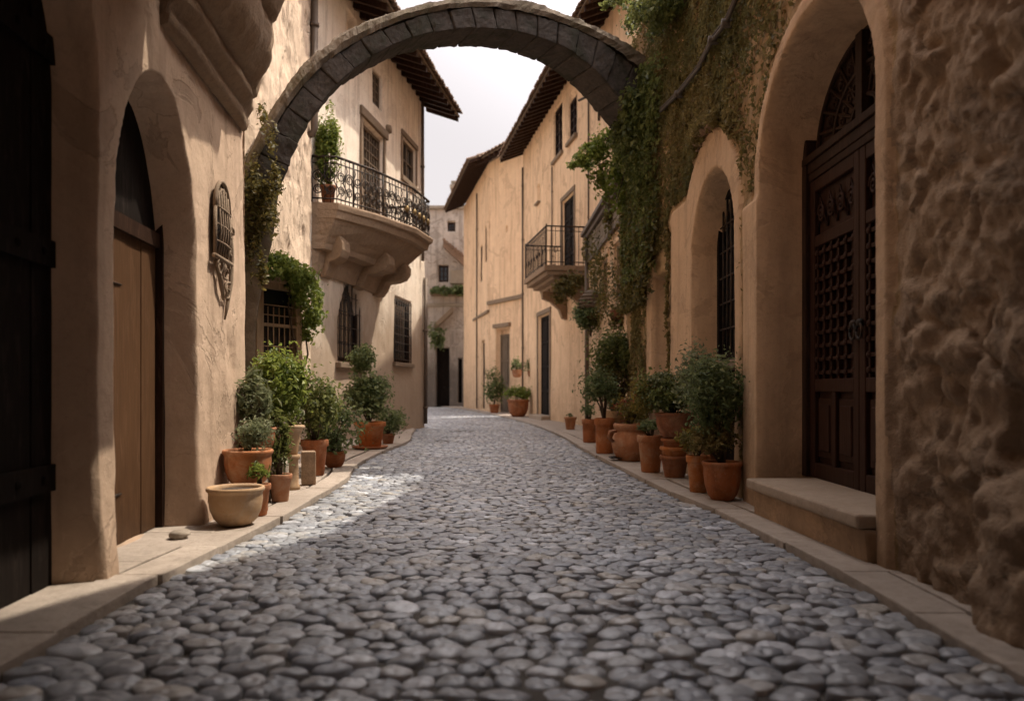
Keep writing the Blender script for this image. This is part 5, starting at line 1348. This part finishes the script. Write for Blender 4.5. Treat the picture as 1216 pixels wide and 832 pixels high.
potted('tall cylindrical pot holding small twisted tree on right pavement', (1.40,12.1,P7), 'cylinder', .155, .53, 'terra4', [dict(c=(1.33,12.1,1.05), r=(.25,.24,.24), n=1300, size=.055, leaf='leaf_dark', clumps=22, tight=.28, stems=6, stem_r=.012)], group=GR)
potted('small tan pot just behind the tall cylindrical pot', (1.62,12.75,P7), 'classic', .15, .62, 'terra3', [dict(c=(1.6,12.75,.8), r=(.16,.16,.13), n=300, size=.05, leaf='leaf_dark', clumps=10)], group=GR)
potted('short rust pot half hidden behind the tall cylindrical pot', (1.42,14.6,P7), 'cylinder', .15, .42, 'terra4', [dict(c=(1.42,14.6,.6), r=(.15,.15,.1), n=260, size=.05, leaf='leaf_dark', clumps=10)], group=GR)
potted('tall tree-like shrub with big rounded dark crown by the low house', (1.72,12.9,P7), 'classic', .24, .5, 'terra2', [dict(c=(1.70,12.9,1.55), r=(.42,.4,.40), n=4200, size=.06, leaf='leaf_mid', clumps=46, tight=.22, stems=10, stem_r=.02, fill=.45), dict(c=(1.66,12.9,1.12), r=(.38,.35,.28), n=1800, size=.06, leaf='leaf_olive', clumps=24, tight=.26, stems=3)], group=GR)
potted('small empty-looking terracotta pot alone on the bend of pavement', (1.40,19.2,P7), 'classic', .15, .3, 'terra1', [dict(c=(1.4,19.2,.38), r=(.1,.1,.04), n=60, size=.05, leaf='leaf_dark', clumps=6, stems=0)], group=GR)
potted('large pot of low yellow-green plants near the far ochre door', (.22,28.3,P7), 'bowl', .37, .6, 'terra2', [dict(c=(.22,28.3,.86), r=(.46,.4,.22), n=900, size=.1, leaf='leaf_bright', clumps=22)], group=GR)
potted('dark upright climbing shrub by the apricot house door', (-.72,32.6,P7), 'classic', .22, .35, 'terra2', [dict(c=(-.72,32.6,1.2), r=(.4,.35,.75), n=1300, size=.1, leaf='leaf_dark', clumps=26)], group=GR)
potted('wall-hung pot of dark leaves beside the apricot house door', tuple(at(614, 448, 31.0)), 'bowl', .2, .3, 'terra1', [dict(c=tuple(at(614, 433, 31.0)), r=(.27,.25,.25), n=420, size=.09, leaf='leaf_dark', clumps=14)], group=GR)
potted('trailing plant in a wall pot at corner of the ochre house', tuple(at(630, 447, 28.6)), 'classic', .12, .2, 'terra4', [dict(c=tuple(at(630, 440, 28.6)), r=(.22,.2,.42), n=420, size=.09, leaf='leaf_dark', clumps=14)], group=GR)
# plants hung on the right walls
def hung(label, c, r, n, size, leaf, hood=False, cat='wall planter', Rp=.16):
    root = thing('hanging_planter', label, cat, tuple(c), 'planters hung on the right walls')
    m_, ri = pot_mesh('bowl', Rp, Rp*1.1, (c[0],c[1],c[2]-Rp*.6)); m_.build('basket', M['terra2'], root, smooth=True)
    plant(root, (c[0],c[1],c[2]-.45), tuple(c), r, n, size, leaf, clumps=22, tight=.26, stems=4)
    bk = MB(); bk.tube([(c[0],c[1],c[2]+.02),(c[0]+.25,c[1],c[2]+.12),(c[0]+.5,c[1]+.02,c[2]+.12)], .014, 6); bk.build('bracket', M['iron'], root, smooth=True)
    if hood:
        hm = MB(); c = Vector(c)+Vector((0,0,.12)); r = (r[0]*.82, r[1], r[2]); hm.lathe([(r[0]*1.0,.02),(r[0]*1.0,.05),(r[0]*.93,.16),(r[0]*.78,.28),(r[0]*.5,.38),(r[0]*.2,.43),(.001,.44)], tuple(c), 24, .02)
        for k in range(5): 
            rr = r[0]*(1.0, .97, .9, .76, .52)[k]; hm.lathe([(rr+.005,.05+.075*k),(rr+.03,.06+.075*k),(rr+.005,.075+.075*k)], tuple(c), 24)
        hm.build('hood', M['wood_grey'], root, smooth=True)
    return root
hung('round planter under a ribbed domed hood on the low house', at(702,374,17.7), (.36,.33,.32), 2200, .08, 'leaf_dark', True)
hung('reddish-leaved planter right of the domed hood planter', at(735,374,14.6), (.22,.2,.22), 700, .065, 'leaf_olive')
hung('small tufted planter on the ivy house wall by the narrow door', at(776,384,11.35), (.12,.12,.15), 320, .06, 'leaf_dark', Rp=.07)
# plant on the left balcony
bp = L2.pt(.28, 4.19, .2)
potted('leafy green shrub growing on left end of the stone balcony', bp, 'classic', .14, .3, 'terra4', [dict(c=tuple(Vector(bp)+Vector((-.02,0,.95))), r=(.24,.24,.5), n=1500, size=.06, leaf='leaf_bright', clumps=30, tight=.22, stems=8)], group=None, cat='potted plant') if False else None
root = thing('potted_plant', 'leafy green shrub growing on left end of the stone balcony', 'potted plant', bp)
m_, ri = pot_mesh('classic', .14, .3, bp); m_.build('pot', M['terra4'], root, smooth=True)
soil_mesh(ri*1.05, .27, bp).build('soil', M['soil'], root, smooth=True)
plant(root, (bp[0],bp[1],bp[2]+.27), (bp[0],bp[1],bp[2]+.95), (.21,.21,.72), 3200, .06, 'leaf_bright', clumps=34, tight=.2, stems=8)
# iron drain cover set in the right kerb
dr = MB(); dr.box((1.325,10.72,.068),(1.50,10.98,.082))
for k in range(5): dr.box((1.34,10.745+.046*k,.082),(1.485,10.765+.046*k,.088))
o = dr.build('drain_cover', M['iron'], None, origin=(1.41,10.85,.07), bevel=.003); tag(o, 'small dark iron drain cover in the right kerb', 'drain cover')

# ================================================================ light, sky, camera
S = Vector((.46, .24, 1.0)).normalized()
sun = bpy.data.lights.new('sun', 'SUN'); sun.energy = 5.0; sun.angle = rad(.55); sun.color = (1.0, .89, .74)
so = bpy.data.objects.new('sun', sun); C.objects.link(so); so.rotation_euler = S.to_track_quat('Z', 'Y').to_euler(); so.location = (6, 6, 20)
wd = bpy.data.worlds.new('World'); bpy.context.scene.world = wd; wd.use_nodes = True
nt = wd.node_tree; bg = nt.nodes['Background']; sky = nt.nodes.new('ShaderNodeTexSky'); sky.sky_type = 'NISHITA'
sky.sun_disc = False; sky.sun_elevation = math.asin(S.z); sky.sun_rotation = math.atan2(S.x, S.y)
sky.air_density = 1.0; sky.dust_density = 6.0; sky.ozone_density = 1.0
hz = nt.nodes.new('ShaderNodeMix'); hz.data_type = 'RGBA'; hz.inputs[0].default_value = .75; hz.inputs[7].default_value = (6.9, 6.3, 6.1, 1)
nt.links.new(sky.outputs[0], hz.inputs[6]); geo_ = nt.nodes.new('ShaderNodeTexCoord'); dt = nt.nodes.new('ShaderNodeVectorMath'); dt.operation = 'DOT_PRODUCT'; dt.inputs[1].default_value = tuple(S)
nt.links.new(geo_.outputs['Generated'], dt.inputs[0])
mr = nt.nodes.new('ShaderNodeMapRange'); mr.interpolation_type = 'SMOOTHSTEP'; mr.inputs['From Min'].default_value = .42; mr.inputs['From Max'].default_value = 1.0; mr.inputs['To Min'].default_value = 1.0; mr.inputs['To Max'].default_value = 4.2
nt.links.new(dt.outputs['Value'], mr.inputs['Value'])
sca = nt.nodes.new('ShaderNodeVectorMath'); sca.operation = 'SCALE'; nt.links.new(hz.outputs[2], sca.inputs[0]); nt.links.new(mr.outputs[0], sca.inputs['Scale']); nt.links.new(sca.outputs[0], bg.inputs[0]); bg.inputs[1].default_value = .15
cam = bpy.data.cameras.new('camera'); co = bpy.data.objects.new('camera', cam); C.objects.link(co)
co.location = (0, 0, CAM_Z); co.rotation_euler = (rad(90), 0, 0)
cam.sensor_width = 36; cam.lens = F/1216*36; cam.shift_y = (PY-416)/1216; cam.clip_end = 2000; cam.clip_start = .05
cam.dof.use_dof = True; cam.dof.focus_distance = 7.5; cam.dof.aperture_fstop = 1.4
sc_ = bpy.context.scene; sc_.camera = co
sc_.view_settings.view_transform = 'Standard'; sc_.view_settings.look = 'None'; sc_.view_settings.exposure = 0; sc_.view_settings.gamma = 1
sc_.render.engine = 'CYCLES'; sc_.cycles.use_denoising = True
sc_.cycles.max_bounces = 8; sc_.cycles.diffuse_bounces = 5
